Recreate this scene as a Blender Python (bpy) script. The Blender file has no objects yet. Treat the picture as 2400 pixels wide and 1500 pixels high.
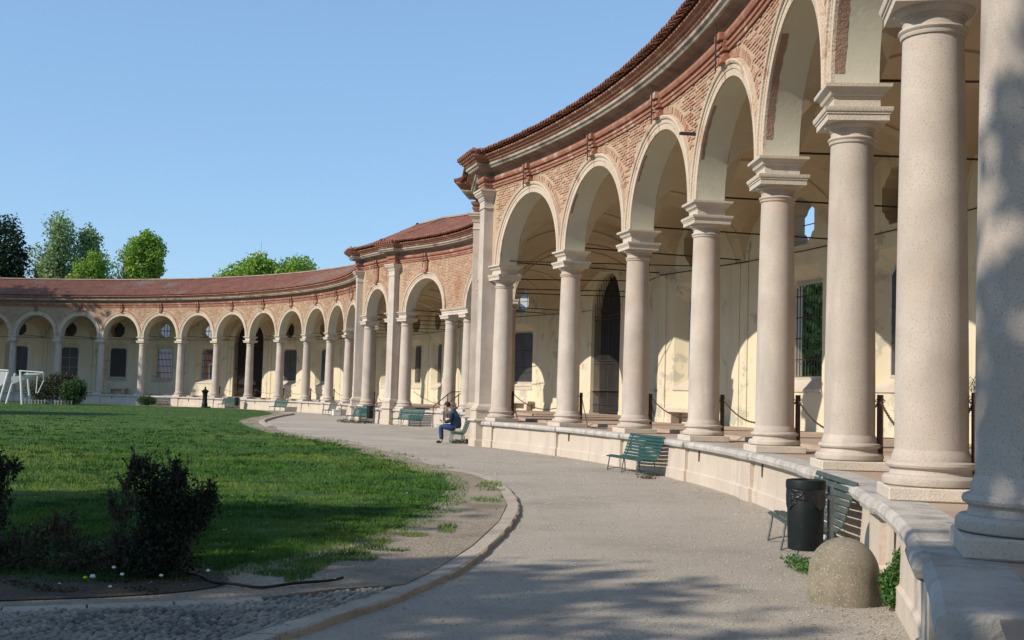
import bpy, math, random
import numpy as np
from math import sin, cos, tan, pi, sqrt, radians, atan2, hypot, floor
from mathutils import Vector, Matrix
from mathutils.geometry import tessellate_polygon
random.seed(7)
RNG = np.random.default_rng(11)
sc = bpy.context.scene
col = sc.collection

# ------------------------------------------------------------------ camera
PITCH, ROLL, FPX = 0.063513, 0.027042, 2785.6
Fv = Vector((0, cos(PITCH), sin(PITCH))); U0 = Vector((0, -sin(PITCH), cos(PITCH))); R0 = Vector((1, 0, 0))
Rv = R0*cos(ROLL)+U0*sin(ROLL); Uv = U0*cos(ROLL)-R0*sin(ROLL)
cam = bpy.data.cameras.new('camera'); camo = bpy.data.objects.new('camera', cam); col.objects.link(camo)
m4 = Matrix((( Rv.x, Uv.x, -Fv.x, 0), (Rv.y, Uv.y, -Fv.y, 0), (Rv.z, Uv.z, -Fv.z, 1.66), (0, 0, 0, 1)))
camo.matrix_world = m4
cam.sensor_width = 36; cam.lens = 36*FPX/2400; cam.clip_start = .05; cam.clip_end = 3000
sc.camera = camo

# ------------------------------------------------------------------ light
AZ, EL = radians(29), radians(33.5)            # the way the light travels, and its height
tr = Vector((cos(AZ)*cos(EL), sin(AZ)*cos(EL), -sin(EL)))
world = bpy.data.worlds.new('World'); sc.world = world; world.use_nodes = True
wn = world.node_tree.nodes; wl = world.node_tree.links
sky = wn.new('ShaderNodeTexSky'); sky.sky_type = 'NISHITA'; sky.sun_disc = False
sky.sun_elevation = EL; sky.sun_rotation = atan2(-tr.x, -tr.y)
sky.air_density = 1.0; sky.dust_density = .1; sky.ozone_density = 3.0
gm = wn.new('ShaderNodeGamma'); gm.inputs[1].default_value = .5          # one even grade for the whole sky
gx = wn.new('ShaderNodeMix'); gx.data_type = 'RGBA'; gx.blend_type = 'MULTIPLY'; gx.inputs[0].default_value = 1; gx.inputs[7].default_value = (1.31, 1.76, 2.24, 1); gx.clamp_result = False
wl.new(sky.outputs[0], gm.inputs[0]); wl.new(gm.outputs[0], gx.inputs[6]); wl.new(gx.outputs[2], wn['Background'].inputs[0]); wn['Background'].inputs[1].default_value = .15
sun = bpy.data.lights.new('sun', 'SUN'); sun.energy = 4.4; sun.angle = radians(.6); sun.color = (1, .91, .79)
suno = bpy.data.objects.new('sun', sun); col.objects.link(suno)
suno.rotation_euler = tr.to_track_quat('-Z', 'Y').to_euler(); suno.location = (-60, -40, 60)
sc.view_settings.view_transform = 'Standard'; sc.view_settings.look = 'None'
sc.view_settings.exposure = 0.17; sc.view_settings.gamma = 1; sc.view_settings.use_curve_mapping = False

# ------------------------------------------------------------------ helpers
def tag(o, label=None, cat=None, group=None, kind=None):
    if label: o['label'] = label
    if cat: o['category'] = cat
    if group: o['group'] = group
    if kind: o['kind'] = kind
    return o

def empty(name, loc=(0, 0, 0), rz=0, **k):
    o = bpy.data.objects.new(name, None); col.objects.link(o)
    o.location = loc; o.rotation_euler = (0, 0, rz); o.empty_display_size = .2
    return tag(o, **k)

class MB:
    def __init__(s): s.v = []; s.f = []; s.m = []; s.cm = 0
    def add(s, vs, fs):
        b = len(s.v); s.v += [tuple(p) for p in vs]
        for f in fs: s.f.append(tuple(b+i for i in f)); s.m.append(s.cm)
        return b
    def box(s, x0, x1, y0, y1, z0, z1, M=None, bev=0):
        if bev:
            b = bev; vs = []; 
            P = lambda x, y, z: (x, y, z)
            pts = []
            for (z, i) in ((z0, b), (z0+b, 0), (z1-b, 0), (z1, b)):
                for (x, y) in ((x0+i, y0+b), (x0+b, y0+i), (x1-b, y0+i), (x1-i, y0+b), (x1-i, y1-b), (x1-b, y1-i), (x0+b, y1-i), (x0+i, y1-b)):
                    pts.append((x, y, z))
            fs = [tuple(range(7, -1, -1)), tuple(range(24, 32))]
            for r in range(3):
                for k in range(8):
                    fs.append((r*8+k, r*8+(k+1) % 8, (r+1)*8+(k+1) % 8, (r+1)*8+k))
            vs = pts
        else:
            vs = [(x0, y0, z0), (x1, y0, z0), (x1, y1, z0), (x0, y1, z0), (x0, y0, z1), (x1, y0, z1), (x1, y1, z1), (x0, y1, z1)]
            fs = [(3, 2, 1, 0), (4, 5, 6, 7), (0, 1, 5, 4), (1, 2, 6, 5), (2, 3, 7, 6), (3, 0, 4, 7)]
        if M is not None: vs = [M @ Vector(p) for p in vs]
        s.add(vs, fs)
    def lathe(s, prof, n=24, c=(0, 0), M=None, cap=True):
        vs = []; fs = []
        for (r, z) in prof:
            for k in range(n):
                a = 2*pi*k/n; vs.append((c[0]+r*cos(a), c[1]+r*sin(a), z))
        for i in range(len(prof)-1):
            for k in range(n):
                k2 = (k+1) % n; fs.append((i*n+k, i*n+k2, (i+1)*n+k2, (i+1)*n+k))
        if cap: fs.append(tuple(range(n-1, -1, -1))); fs.append(tuple((len(prof)-1)*n+k for k in range(n)))
        if M is not None: vs = [M @ Vector(p) for p in vs]
        s.add(vs, fs)
    def tube(s, pts, r, n=6, cap=True):
        pts = [Vector(p) for p in pts]; vs = []; fs = []
        rr = r if isinstance(r, (list, tuple)) else [r]*len(pts)
        up = Vector((0, 0, 1)); 
        for i, p in enumerate(pts):
            d = (pts[min(i+1, len(pts)-1)]-pts[max(i-1, 0)])
            if d.length < 1e-9: d = Vector((0, 0, 1))
            d.normalize()
            a = d.cross(up)
            if a.length < .15: a = d.cross(Vector((1, 0, 0)))
            a.normalize(); b = a.cross(d)
            for k in range(n):
                t = 2*pi*k/n; vs.append(p+a*cos(t)*rr[i]+b*sin(t)*rr[i])
        for i in range(len(pts)-1):
            for k in range(n):
                k2 = (k+1) % n; fs.append((i*n+k, i*n+k2, (i+1)*n+k2, (i+1)*n+k))
        if cap: fs.append(tuple(range(n-1, -1, -1))); fs.append(tuple((len(pts)-1)*n+k for k in range(n)))
        s.add(vs, fs)
    def build(s, name, mat, parent=None, smooth=False, **k):
        me = bpy.data.meshes.new(name); me.from_pydata(s.v, [], s.f)
        for mm in (mat if isinstance(mat, (list, tuple)) else [mat]): me.materials.append(mm)
        if isinstance(mat, (list, tuple)): me.polygons.foreach_set('material_index', s.m)
        if smooth: me.polygons.foreach_set('use_smooth', [True]*len(s.f))
        me.update()
        if smooth == 'auto':
            try: me.set_sharp_from_angle(angle=radians(38))
            except Exception: pass
        o = bpy.data.objects.new(name, me); col.objects.link(o)
        if parent: o.parent = parent
        return tag(o, **k)

def np_mesh(name, V, nper, mat, parent=None, smooth=False, **k):
    """V (n*nper,3): n separate faces of nper corners"""
    V = np.asarray(V, dtype=np.float32).reshape(-1, 3); n = len(V)//nper
    me = bpy.data.meshes.new(name)
    me.vertices.add(len(V)); me.vertices.foreach_set('co', V.ravel())
    me.loops.add(len(V)); me.loops.foreach_set('vertex_index', np.arange(len(V), dtype=np.int32))
    me.polygons.add(n); me.polygons.foreach_set('loop_start', np.arange(0, len(V), nper, dtype=np.int32))
    me.polygons.foreach_set('loop_total', np.full(n, nper, dtype=np.int32))
    me.materials.append(mat); me.update(calc_edges=True)
    o = bpy.data.objects.new(name, me); col.objects.link(o)
    if parent: o.parent = parent
    return tag(o, **k)

def inst(o, name, loc, rz=0, scale=(1, 1, 1), parent=None, rot=None):
    c = bpy.data.objects.new(name, o.data if hasattr(o, 'data') else o)
    col.objects.link(c); c.location = loc; c.rotation_euler = rot if rot else (0, 0, rz); c.scale = scale
    if parent: c.parent = parent
    return c

def copy_tree(o, parent=None):
    c = o.copy(); col.objects.link(c); c.parent = parent
    for ch in list(o.children): copy_tree(ch, c)
    return c

# ------------------------------------------------------------------ materials
def mat(name, c1, c2=None, scale=4, rough=.85, bump=0, bscale=30, c3=None, s3=.6, th3=.55, w3=.12, speck=None, sscale=120, rnd=0, metal=0, detail=6, spec=.3, stretch=None, streak=None):
    m = bpy.data.materials.new(name); m.use_nodes = True; N = m.node_tree.nodes; L = m.node_tree.links
    b = N['Principled BSDF']; b.inputs['Roughness'].default_value = rough; b.inputs['Metallic'].default_value = metal
    b.inputs['Specular IOR Level'].default_value = spec
    g = N.new('ShaderNodeNewGeometry'); vec = g.outputs['Position']
    if stretch:
        mp = N.new('ShaderNodeMapping'); mp.inputs['Scale'].default_value = stretch; L.new(vec, mp.inputs[0]); vec = mp.outputs[0]
    def noise(sc_, det=detail, v=vec, ro=.55):
        n = N.new('ShaderNodeTexNoise'); n.inputs['Scale'].default_value = sc_; n.inputs['Detail'].default_value = det; n.inputs['Roughness'].default_value = ro
        L.new(v, n.inputs['Vector']); return n.outputs['Fac']
    def ramp(f, a, bb):
        r = N.new('ShaderNodeMapRange'); r.inputs[1].default_value = a; r.inputs[2].default_value = bb; L.new(f, r.inputs[0]); return r.outputs[0]
    def mix(f, a, bb, mode='MIX'):
        x = N.new('ShaderNodeMix'); x.data_type = 'RGBA'; x.blend_type = mode
        if isinstance(f, float): x.inputs[0].default_value = f
        else: L.new(f, x.inputs[0])
        for s_, q in ((6, a), (7, bb)):
            if isinstance(q, tuple): x.inputs[s_].default_value = (*q, 1)
            else: L.new(q, x.inputs[s_])
        return x.outputs[2]
    cur = c1
    if c2: cur = mix(ramp(noise(scale), .32, .68), c1, c2)
    if c3: cur = mix(ramp(noise(s3, 8, ro=.65), th3, th3+w3), cur, c3)
    if streak:
        mp = N.new('ShaderNodeMapping'); mp.inputs['Scale'].default_value = (3.2, 3.2, .35); L.new(g.outputs['Position'], mp.inputs[0])
        cur = mix(ramp(noise(1.0, 5, mp.outputs[0]), .52, .75), cur, streak)
    if speck: cur = mix(ramp(noise(sscale, 2), .56, .66), cur, speck)
    if rnd:
        oi = N.new('ShaderNodeObjectInfo'); rr = ramp(oi.outputs['Random'], 0, 1)
        mr = N.new('ShaderNodeMapRange'); mr.inputs[3].default_value = 1-rnd; mr.inputs[4].default_value = 1+rnd; L.new(oi.outputs['Random'], mr.inputs[0])
        h = N.new('ShaderNodeHueSaturation'); L.new(mr.outputs[0], h.inputs['Value']); 
        if isinstance(cur, tuple): h.inputs['Color'].default_value = (*cur, 1)
        else: L.new(cur, h.inputs['Color'])
        cur = h.outputs[0]
    if isinstance(cur, tuple): b.inputs['Base Color'].default_value = (*cur, 1)
    else: L.new(cur, b.inputs['Base Color'])
    if bump:
        bp = N.new('ShaderNodeBump'); bp.inputs['Strength'].default_value = 1; bp.inputs['Distance'].default_value = bump
        L.new(noise(bscale, 5), bp.inputs['Height']); L.new(bp.outputs[0], b.inputs['Normal'])
    return m

M = {}
M['granite'] = mat('granite', (.435, .37, .31), (.56, .485, .415), 1.8, .85, .0035, 85, c3=(.50, .385, .30), s3=.8, th3=.54, w3=.16, speck=(.37, .315, .27), sscale=80, streak=(.38, .335, .29), rnd=.06)
M['granite_trim'] = mat('granite_trim', (.52, .45, .37), (.61, .53, .44), 2.5, .82, .008, 40, c3=(.36, .33, .29), s3=1.6, th3=.6, w3=.15, speck=(.42, .36, .31), sscale=70)
M['coping'] = mat('coping_stone', (.42, .39, .35), (.54, .50, .45), 2.2, .85, .014, 28, c3=(.27, .25, .23), s3=1.8, th3=.53, w3=.16, streak=(.30, .28, .25))
M['cornice'] = mat('cornice_stone', (.34, .29, .235), (.46, .40, .33), 2.2, .9, .015, 28, c3=(.20, .165, .135), s3=1.4, th3=.50, w3=.14)
M['wall_stone'] = mat('plinth_plaster', (.50, .42, .34), (.57, .49, .40), .9, .92, .008, 22, c3=(.40, .35, .29), s3=1.1, th3=.56, w3=.2, streak=(.42, .37, .31), speck=(.46, .39, .32), sscale=40)
M['cream'] = mat('cream_plaster', (.60, .53, .385), (.67, .60, .44), .5, .95, .004, 14, c3=(.44, .41, .32), s3=1.1, th3=.575, w3=.05, streak=(.55, .48, .34))
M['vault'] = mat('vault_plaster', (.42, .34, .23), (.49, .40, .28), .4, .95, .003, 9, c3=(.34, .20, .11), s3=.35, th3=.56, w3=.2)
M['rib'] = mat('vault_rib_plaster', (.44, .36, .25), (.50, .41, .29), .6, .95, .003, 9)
M['soffit'] = mat('soffit_plaster', (.52, .49, .39), (.58, .55, .44), .8, .95, .004, 14, c3=(.50, .47, .37), s3=1.0, th3=.6, w3=.1)
M['archivolt'] = mat('archivolt_plaster', (.58, .48, .37), (.52, .41, .31), 1.6, .92, .022, 24, c3=(.42, .26, .18), s3=1.7, th3=.57, w3=.08)
M['mortar'] = mat('mortar', (.50, .37, .25), (.42, .30, .195), 2.4, .95, .02, 35, c3=(.45, .25, .15), s3=2.2, th3=.6, w3=.1)
M['brick'] = mat('brick', (.46, .265, .18), (.53, .365, .25), 3.0, .92, .006, 60, c3=(.42, .18, .105), s3=1.4, th3=.55, w3=.1, rnd=.18)
M['brick_red'] = mat('moulded_red_brick', (.38, .18, .12), (.28, .12, .08), 3.5, .9, .014, 40, c3=(.50, .36, .27), s3=2.0, th3=.56, w3=.10)
M['frieze'] = mat('frieze_plaster', (.24, .155, .125), (.34, .25, .20), 2.0, .95, .01, 25, c3=(.23, .10, .07), s3=1.3, th3=.55, w3=.12)
M['tile'] = mat('roof_tile', (.27, .115, .075), (.20, .085, .06), 2.0, .9, .01, 30, c3=(.34, .20, .14), s3=.5, th3=.58, w3=.12, rnd=.2)
M['tile_field'] = mat('roof_tile_field', (.29, .125, .085), (.20, .085, .062), 1.1, .9, .01, 20, c3=(.24, .19, .15), s3=.22, th3=.55, w3=.1, speck=(.14, .07, .05), sscale=5)
M['floor'] = mat('floor_stone', (.36, .26, .20), (.46, .35, .27), 1.5, .8, .004, 20, c3=(.30, .20, .15), s3=.8, th3=.58, w3=.1)
M['iron'] = mat('black_iron', (.025, .022, .022), (.05, .035, .03), 8, .6, .001, 60, spec=.4)
M['iron_rust'] = mat('rusty_iron', (.05, .03, .025), (.10, .05, .035), 12, .7, .001, 60)
M['rod'] = mat('tie_rod_iron', (.035, .022, .018), rough=.8)
M['white'] = mat('white_paint', (.72, .71, .68), (.62, .61, .58), 6, .6, .001, 30)
M['picket'] = mat('grey_pickets', (.22, .21, .19), (.30, .29, .26), 6, .8)  # grey with a slight random change of tone
M['frame'] = mat('window_frame_paint', (.42, .39, .33), (.50, .47, .40), 5, .7)
M['pane'] = mat('dark_pane', (.035, .033, .036), (.06, .055, .058), 1.5, .35, spec=.5)
M['pane_boards'] = mat('dark_boards', (.05, .045, .047), (.08, .07, .07), 5, .8, .004, 20, stretch=(6, 6, .5))
M['gate_dark'] = mat('dark_beyond_gate', (.02, .02, .024), (.035, .032, .035), 3, .75)  # near-black colour standing in for the darkness beyond the gates
M['green'] = mat('bench_green', (.010, .052, .044), (.017, .075, .06), 5, .5, .001, 90, c3=(.035, .06, .05), s3=9, th3=.58, w3=.1, spec=.45)
M['green_grey'] = mat('bench_faded_green', (.035, .055, .047), (.07, .09, .08), 6, .6, .001, 90)
M['bench_iron'] = mat('bench_iron', (.07, .09, .085), (.16, .17, .165), 9, .5, .001, 60, spec=.5)
M['binm'] = mat('bin_green', (.006, .009, .009), (.010, .016, .015), 6, .55, .001, 30, c3=(.025, .028, .026), s3=7, th3=.62, w3=.06, spec=.2)
M['bag'] = mat('bin_bag', (.006, .006, .007), (.01, .01, .011), 12, .22, .02, 22, spec=.5)
M['steel'] = mat('grey_steel', (.24, .25, .25), (.34, .35, .35), 8, .45, metal=.5)
M['concrete'] = mat('old_concrete', (.20, .17, .125), (.28, .24, .18), 3.5, .95, .004, 90, c3=(.13, .125, .06), s3=2.6, th3=.50, w3=.2, speck=(.33, .29, .23), sscale=60, streak=(.13, .11, .075))
M['gravel'] = mat('gravel_path', (.405, .35, .285), (.50, .44, .365), .16, .97, .022, 60, c3=(.345, .295, .235), s3=.42, th3=.48, w3=.2, speck=(.28, .24, .19), sscale=34, streak=(.44, .40, .345))
M['soil'] = mat('worn_soil', (.29, .235, .17), (.37, .305, .23), .8, .97, .03, 30, c3=(.21, .165, .115), s3=.9, th3=.5, w3=.15, speck=(.17, .14, .105), sscale=26)
M['turf'] = mat('turf_soil', (.028, .075, .012), (.05, .10, .02), .6, .97, .03, 20)
M['grass'] = mat('grass_blades', (.04, .125, .012), (.085, .18, .018), .45, .75, c3=(.19, .25, .03), s3=.14, th3=.47, w3=.14, speck=(.02, .07, .01), sscale=1.1)
M['kerb'] = mat('kerb_stone', (.40, .34, .27), (.46, .39, .31), 2.0, .95, .02, 30, c3=(.32, .27, .21), s3=1.1, th3=.5, w3=.15, speck=(.33, .28, .22), sscale=30)
M['ridge'] = mat('ridge_mortar', (.32, .25, .19), (.22, .14, .10), .8, .95, .02, 12)
M['cobble'] = mat('cobble_stone', (.155, .14, .12), (.25, .23, .20), 5, .85, .004, 60, rnd=.38, c3=(.28, .235, .175), s3=4, th3=.6, w3=.05)
M['cobble_bed'] = mat('cobble_bed', (.075, .065, .05), (.11, .095, .075), 6, .97, .01, 40)
M['pebble'] = mat('pebbles', (.38, .35, .30), (.55, .52, .47), 30, .9, c3=(.24, .22, .19), s3=40, th3=.5, w3=.1)
def leafmat(name, a, b, c=None, sc_=1.2):
    m = mat(name, a, b, sc_, .6, c3=c, s3=.5, th3=.52, w3=.2, spec=.35)
    N = m.node_tree.nodes; L = m.node_tree.links; bs = N['Principled BSDF']; out = N['Material Output']
    tl = N.new('ShaderNodeBsdfTranslucent'); ms = N.new('ShaderNodeMixShader'); ms.inputs[0].default_value = .28
    src = bs.inputs['Base Color'].links[0].from_socket; L.new(src, tl.inputs[0])
    L.new(bs.outputs[0], ms.inputs[1]); L.new(tl.outputs[0], ms.inputs[2]); L.new(ms.outputs[0], out.inputs[0])
    return m
M['leaf_bright'] = leafmat('bright_leaves', (.17, .31, .035), (.26, .40, .055), (.09, .20, .028))
M['leaf_mid'] = leafmat('mid_leaves', (.13, .24, .05), (.20, .32, .08), (.07, .15, .035))
M['leaf_grey'] = leafmat('grey_green_leaves', (.20, .30, .11), (.28, .38, .17), (.12, .20, .08))
M['leaf_dark'] = leafmat('dark_leaves', (.015, .035, .015), (.025, .05, .02), (.012, .025, .012))
M['leaf_bush'] = leafmat('dark_bush_leaves', (.012, .020, .009), (.020, .032, .014), (.018, .015, .008))
M['leaf_brown'] = leafmat('brownish_leaves', (.045, .040, .022), (.06, .055, .03), (.03, .036, .016))
M['leaf_weed'] = leafmat('weed_leaves', (.06, .15, .03), (.11, .20, .05))
M['leaf_hedge'] = leafmat('hedge_leaves', (.03, .075, .02), (.05, .11, .03), (.05, .05, .025))
M['leaf_twig'] = leafmat('twiggy_leaves', (.045, .055, .028), (.065, .075, .035), (.06, .045, .025))
M['bark'] = mat('bark', (.10, .075, .055), (.15, .12, .09), 6, .95, .02, 25)
M['yellow'] = mat('dandelion_yellow', (.75, .60, .03), rough=.8)
M['fluff'] = mat('seed_head_white', (.70, .70, .66), rough=.9)
M['hose'] = mat('black_rubber', (.02, .018, .018), rough=.6)
M['skin'] = mat('skin', (.55, .33, .24), (.50, .28, .20), 20, .6)
M['hair'] = mat('dark_hair', (.02, .013, .01), (.035, .022, .015), 60, .6, .004, 120)
M['denim'] = mat('dark_denim', (.02, .045, .11), (.035, .075, .16), 9, .85, .006, 30, c3=(.06, .12, .20), s3=5, th3=.55, w3=.15)
M['jacket'] = mat('blue_jacket', (.025, .05, .10), (.05, .10, .17), 6, .8, .01, 18, c3=(.08, .17, .26), s3=4, th3=.52, w3=.15)
M['sleeve'] = mat('navy_sleeve', (.012, .014, .028), (.02, .022, .04), 9, .8)
M['shoe'] = mat('black_shoe', (.015, .014, .016), rough=.5)
M['bldg_white'] = mat('pale_render', (.66, .66, .64), (.58, .58, .57), .3, .9)
M['bldg_red'] = mat('brown_red_render', (.22, .12, .09), (.27, .15, .11), .3, .9)
M['glass_b'] = mat('blue_grey_glass', (.12, .15, .18), rough=.15, spec=.8)

# ------------------------------------------------------------------ plan of the arcade (metres)
class Arc:
    def __init__(s, C, R, a0): s.C = C; s.R = R; s.a0 = a0
    def ang(s, t): return s.a0-t/s.R
    def P(s, t, d, z): a = s.ang(t); r = s.R+d; return Vector((s.C[0]+r*cos(a), s.C[1]+r*sin(a), z))
    def n(s, t): a = s.ang(t); return Vector((cos(a), sin(a), 0))
    def k(s, d): return (s.R+d)/s.R
class Line:
    def __init__(s, p0, p1):
        s.p0 = Vector((*p0, 0)); s.d = Vector((p1[0]-p0[0], p1[1]-p0[1], 0)); s.L = s.d.length; s.d.normalize()
        s.nn = Vector((-s.d.y, s.d.x, 0))
    def P(s, t, d, z): p = s.p0+s.d*t+s.nn*d; return Vector((p.x, p.y, z))
    def n(s, t): return s.nn
    def k(s, d): return 1.0
A = Arc((-38.29994, 18.53935), 42.85772, .4796278)         # nearest wing, t = 0 at its far end column
PB = 4.3113                                                # column pitch on the far wing
B = Arc((-47.50149, 66.76463), 39.35913, 1.4916552)
PA = 4.6943
tV1 = -.55
V1 = A.P(tV1, 0, 0); V2 = Vector((-.92, 43.6, 0)); V3 = Vector((-5.9, 62.1, 0))
tV4 = 59.42; V4 = B.P(tV4, 0, 0)
LA = Line((V2.x, V2.y), (V1.x, V1.y))                      # near canted bay
LB = Line((V4.x, V4.y), (V3.x, V3.y))                      # far canted bay
RM = 18.0; hM = (V2-V3).length/2; uM = (V2-V3).normalized(); vM = Vector((-uM.y, uM.x, 0))
CM = (V2+V3)/2-vM*sqrt(RM*RM-hM*hM); aM0 = atan2((V3-CM).y, (V3-CM).x)
Mi = Arc((CM.x, CM.y), RM, aM0)                            # small middle wing, t = 0 at V3
LM = 2*RM*math.asin(hM/RM)
D = 5.7                                                    # colonnade axis to the inner face of the back wall
FACE, BACK = -.30, .28
ZF, ZB, ZS = .82, .94, 5.84
ZTOP = 8.98

def mitre(n1, n2):
    s_ = (n1+n2).normalized(); return s_/max(.3, s_.dot(n1))
mV1 = mitre(LA.n(0), A.n(tV1)); mV2 = mitre(Mi.n(LM), LA.n(0)); mV3 = mitre(LB.n(0), Mi.n(0)); mV4 = mitre(B.n(tV4), LB.n(0))

def seg_path(seg, t0, t1, step=.35, first=None, last=None):
    n = max(1, int(math.ceil((t1-t0)/step))) if isinstance(seg, Arc) else max(1, int((t1-t0)/2))
    out = []
    for i in range(n+1):
        t = t0+(t1-t0)*i/n; p = seg.P(t, 0, 0); nn = seg.n(t)
        if i == 0 and first: nn = first
        if i == n and last: nn = last
        out.append((p, nn))
    return out
TA1 = 8*PA
TB0 = -3*PB
PATH_A = seg_path(LA, 0, LA.L, first=mV2, last=mV1)+seg_path(A, tV1, TA1+.6, first=mV1)[1:]
PATH_M = seg_path(Mi, 0, LM, first=mV3, last=mV2)
PATH_B = seg_path(B, TB0, tV4, last=mV4)+seg_path(LB, 0, LB.L, first=mV4, last=mV3)[1:]

def sweep(mb, path, prof, closed=False, cap=True):
    n = len(prof); vs = []; fs = []
    for (p, nn) in path:
        for (d, z) in prof: vs.append((p.x+nn.x*d, p.y+nn.y*d, z))
    for i in range(len(path)-1):
        for j in range(n if closed else n-1):
            j2 = (j+1) % n; fs.append((i*n+j, (i+1)*n+j, (i+1)*n+j2, i*n+j2))
    if cap:
        fs.append(tuple(range(n))); fs.append(tuple((len(path)-1)*n+j for j in reversed(range(n))))
    mb.add(vs, fs)

STRING = [(-.28, 8.40), (-.36, 8.40), (-.37, 8.47), (-.40, 8.48), (-.40, 8.54), (-.345, 8.55), (-.345, 8.59), (-.41, 8.61), (-.44, 8.67), (-.44, 8.74), (-.28, 8.75)]
FRIEZE = [(-.28, 8.752), (-.315, 8.752), (-.33, 8.84), (-.40, 8.91), (-.60, 8.965), (-.28, 8.965)]
CORN = [(-.28, 8.97), (-.66, 8.97), (-.69, 9.02), (-.74, 9.05), (-.75, 9.11), (-.28, 9.11)]
UPPER = [(-.28, 9.115), (-.70, 9.115), (-.77, 9.17), (-.77, 9.22), (-.84, 9.24), (-.86, 9.29), (-.93, 9.31), (-.93, 9.36), (-.28, 9.36)]

# column pieces, shared by every column
def sq_prof(mb, lv, M=None):
    vs = []; fs = []
    for (h, z) in lv: vs += [(-h, -h, z), (h, -h, z), (h, h, z), (-h, h, z)]
    for i in range(len(lv)-1):
        for k in range(4): fs.append((i*4+k, i*4+(k+1) % 4, i*4+4+(k+1) % 4, i*4+4+k))
    fs.append((3, 2, 1, 0)); e = (len(lv)-1)*4; fs.append((e, e+1, e+2, e+3)); mb.add(vs, fs)
def col_meshes():
    mb = MB(); pr = []
    for i in range(13):
        f = i/12; z = 1.27+(5.10-1.27)*f; pr.append((.325-.05*f**1.7, z))
    mb.lathe(pr, 40, cap=False); sh = mb
    b = MB(); b.lathe([(.40, .94), (.428, .955), (.437, .985), (.434, 1.015), (.41, 1.04), (.375, 1.045), (.365, 1.06), (.36, 1.085), (.372, 1.10), (.392, 1.11), (.40, 1.13), (.392, 1.155), (.372, 1.165), (.352, 1.17), (.35, 1.21), (.338, 1.235), (.326, 1.27)], 40, cap=True)
    p = MB(); p.box(-.43, .43, -.43, .43, .82, .94, bev=.012)
    c = MB(); c.lathe([(.276, 5.09), (.292, 5.095), (.298, 5.11), (.298, 5.13), (.31, 5.14), (.318, 5.155), (.31, 5.175), (.285, 5.18), (.276, 5.185), (.276, 5.25), (.29, 5.255), (.29, 5.268), (.305, 5.272), (.305, 5.285), (.32, 5.29), (.345, 5.305), (.368, 5.33), (.375, 5.355)], 40)
    c.cm = 1
    sq_prof(c, [(.385, 5.35), (.395, 5.352), (.395, 5.43), (.41, 5.435), (.41, 5.462), (.425, 5.466), (.438, 5.50), (.438, 5.525), (.31, 5.53)])
    i_ = MB(); sq_prof(i_, [(.30, 5.53), (.30, 5.665), (.315, 5.67), (.315, 5.69), (.345, 5.70), (.36, 5.74), (.395, 5.78), (.425, 5.79), (.43, 5.835), (.3, 5.838)])
    return sh, b, p, c, i_
_cm = col_meshes()
COLM = {}
def make_column(parent, p, nrm, impost=True):
    rz = atan2(nrm.y, nrm.x)
    if not COLM:
        t = []
        for mb, nm, mm, sm in zip(_cm, ('column', 'base', 'plinth', 'capital', 'impost_block'), (M['granite'], M['granite'], M['granite_trim'], [M['granite'], M['granite_trim']], M['granite_trim']), ('auto', 'auto', False, 'auto', False)):
            o = mb.build(nm, mm, None, sm); t.append(o.data); bpy.data.objects.remove(o)
        COLM['m'] = t
    t = COLM['m']
    c = bpy.data.objects.new('column', t[0]); col.objects.link(c); c.parent = parent; c.location = (p.x, p.y, 0); c.rotation_euler = (0, 0, rz)
    for nm, me in (('base', t[1]), ('plinth', t[2]), ('capital', t[3])) + ((('impost_block', t[4]),) if impost else ()):
        s_ = bpy.data.objects.new(nm, me); col.objects.link(s_); s_.parent = c
    return c

# brick unit meshes
BR = []
for i in range(4):
    mb = MB(); j = lambda: random.uniform(-.006, .006)
    vs = [(x+j(), y, z+j()) for (x, y, z) in ((-.5, 0, -.5), (.5, 0, -.5), (.5, 0, .5), (-.5, 0, .5), (-.47, -1+j()*8, -.43), (.47, -1+j()*8, -.43), (.47, -1+j()*8, .43), (-.47, -1+j()*8, .43))]
    mb.add(vs, [(4, 5, 6, 7), (0, 1, 5, 4), (1, 2, 6, 5), (2, 3, 7, 6), (3, 0, 4, 7)])
    o = mb.build('brick', M['brick']); BR.append(o.data); bpy.data.objects.remove(o)

def place_bricks(thing, lst, budget, camd=True):
    """lst of (Pos, tangent angle, w, h, tilt)"""
    lst = sorted(lst, key=lambda b: b[0].length)
    for (p, a, w, h, tl) in lst[:budget]:
        c = inst(random.choice(BR), 'brick', p, 0, (w, .02*random.uniform(.6, 1.3), h), thing, rot=(0, tl, a))
    mb = MB()
    for (p, a, w, h, tl) in lst[budget:]:
        R = Matrix.Translation(p) @ Matrix.Rotation(a, 4, 'Z') @ Matrix.Rotation(tl, 4, 'Y'); dd = .02*random.uniform(.5, 1.4)
        w2, h2 = w*random.uniform(.92, 1.02)/2, h*random.uniform(.85, 1.03)/2
        mb.add([R @ Vector(q) for q in ((-w2, 0, -h2), (w2, 0, -h2), (w2, 0, h2), (-w2, 0, h2), (-w2*.96, -dd, -h2*.85), (w2*.96, -dd, -h2*.85), (w2*.96, -dd, h2*.85), (-w2*.96, -dd, h2*.85))],
               [(4, 5, 6, 7), (0, 1, 5, 4), (1, 2, 6, 5), (2, 3, 7, 6), (3, 0, 4, 7)])
    if mb.f: mb.build('brickwork', M['brick'], thing, kind='stuff')

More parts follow.
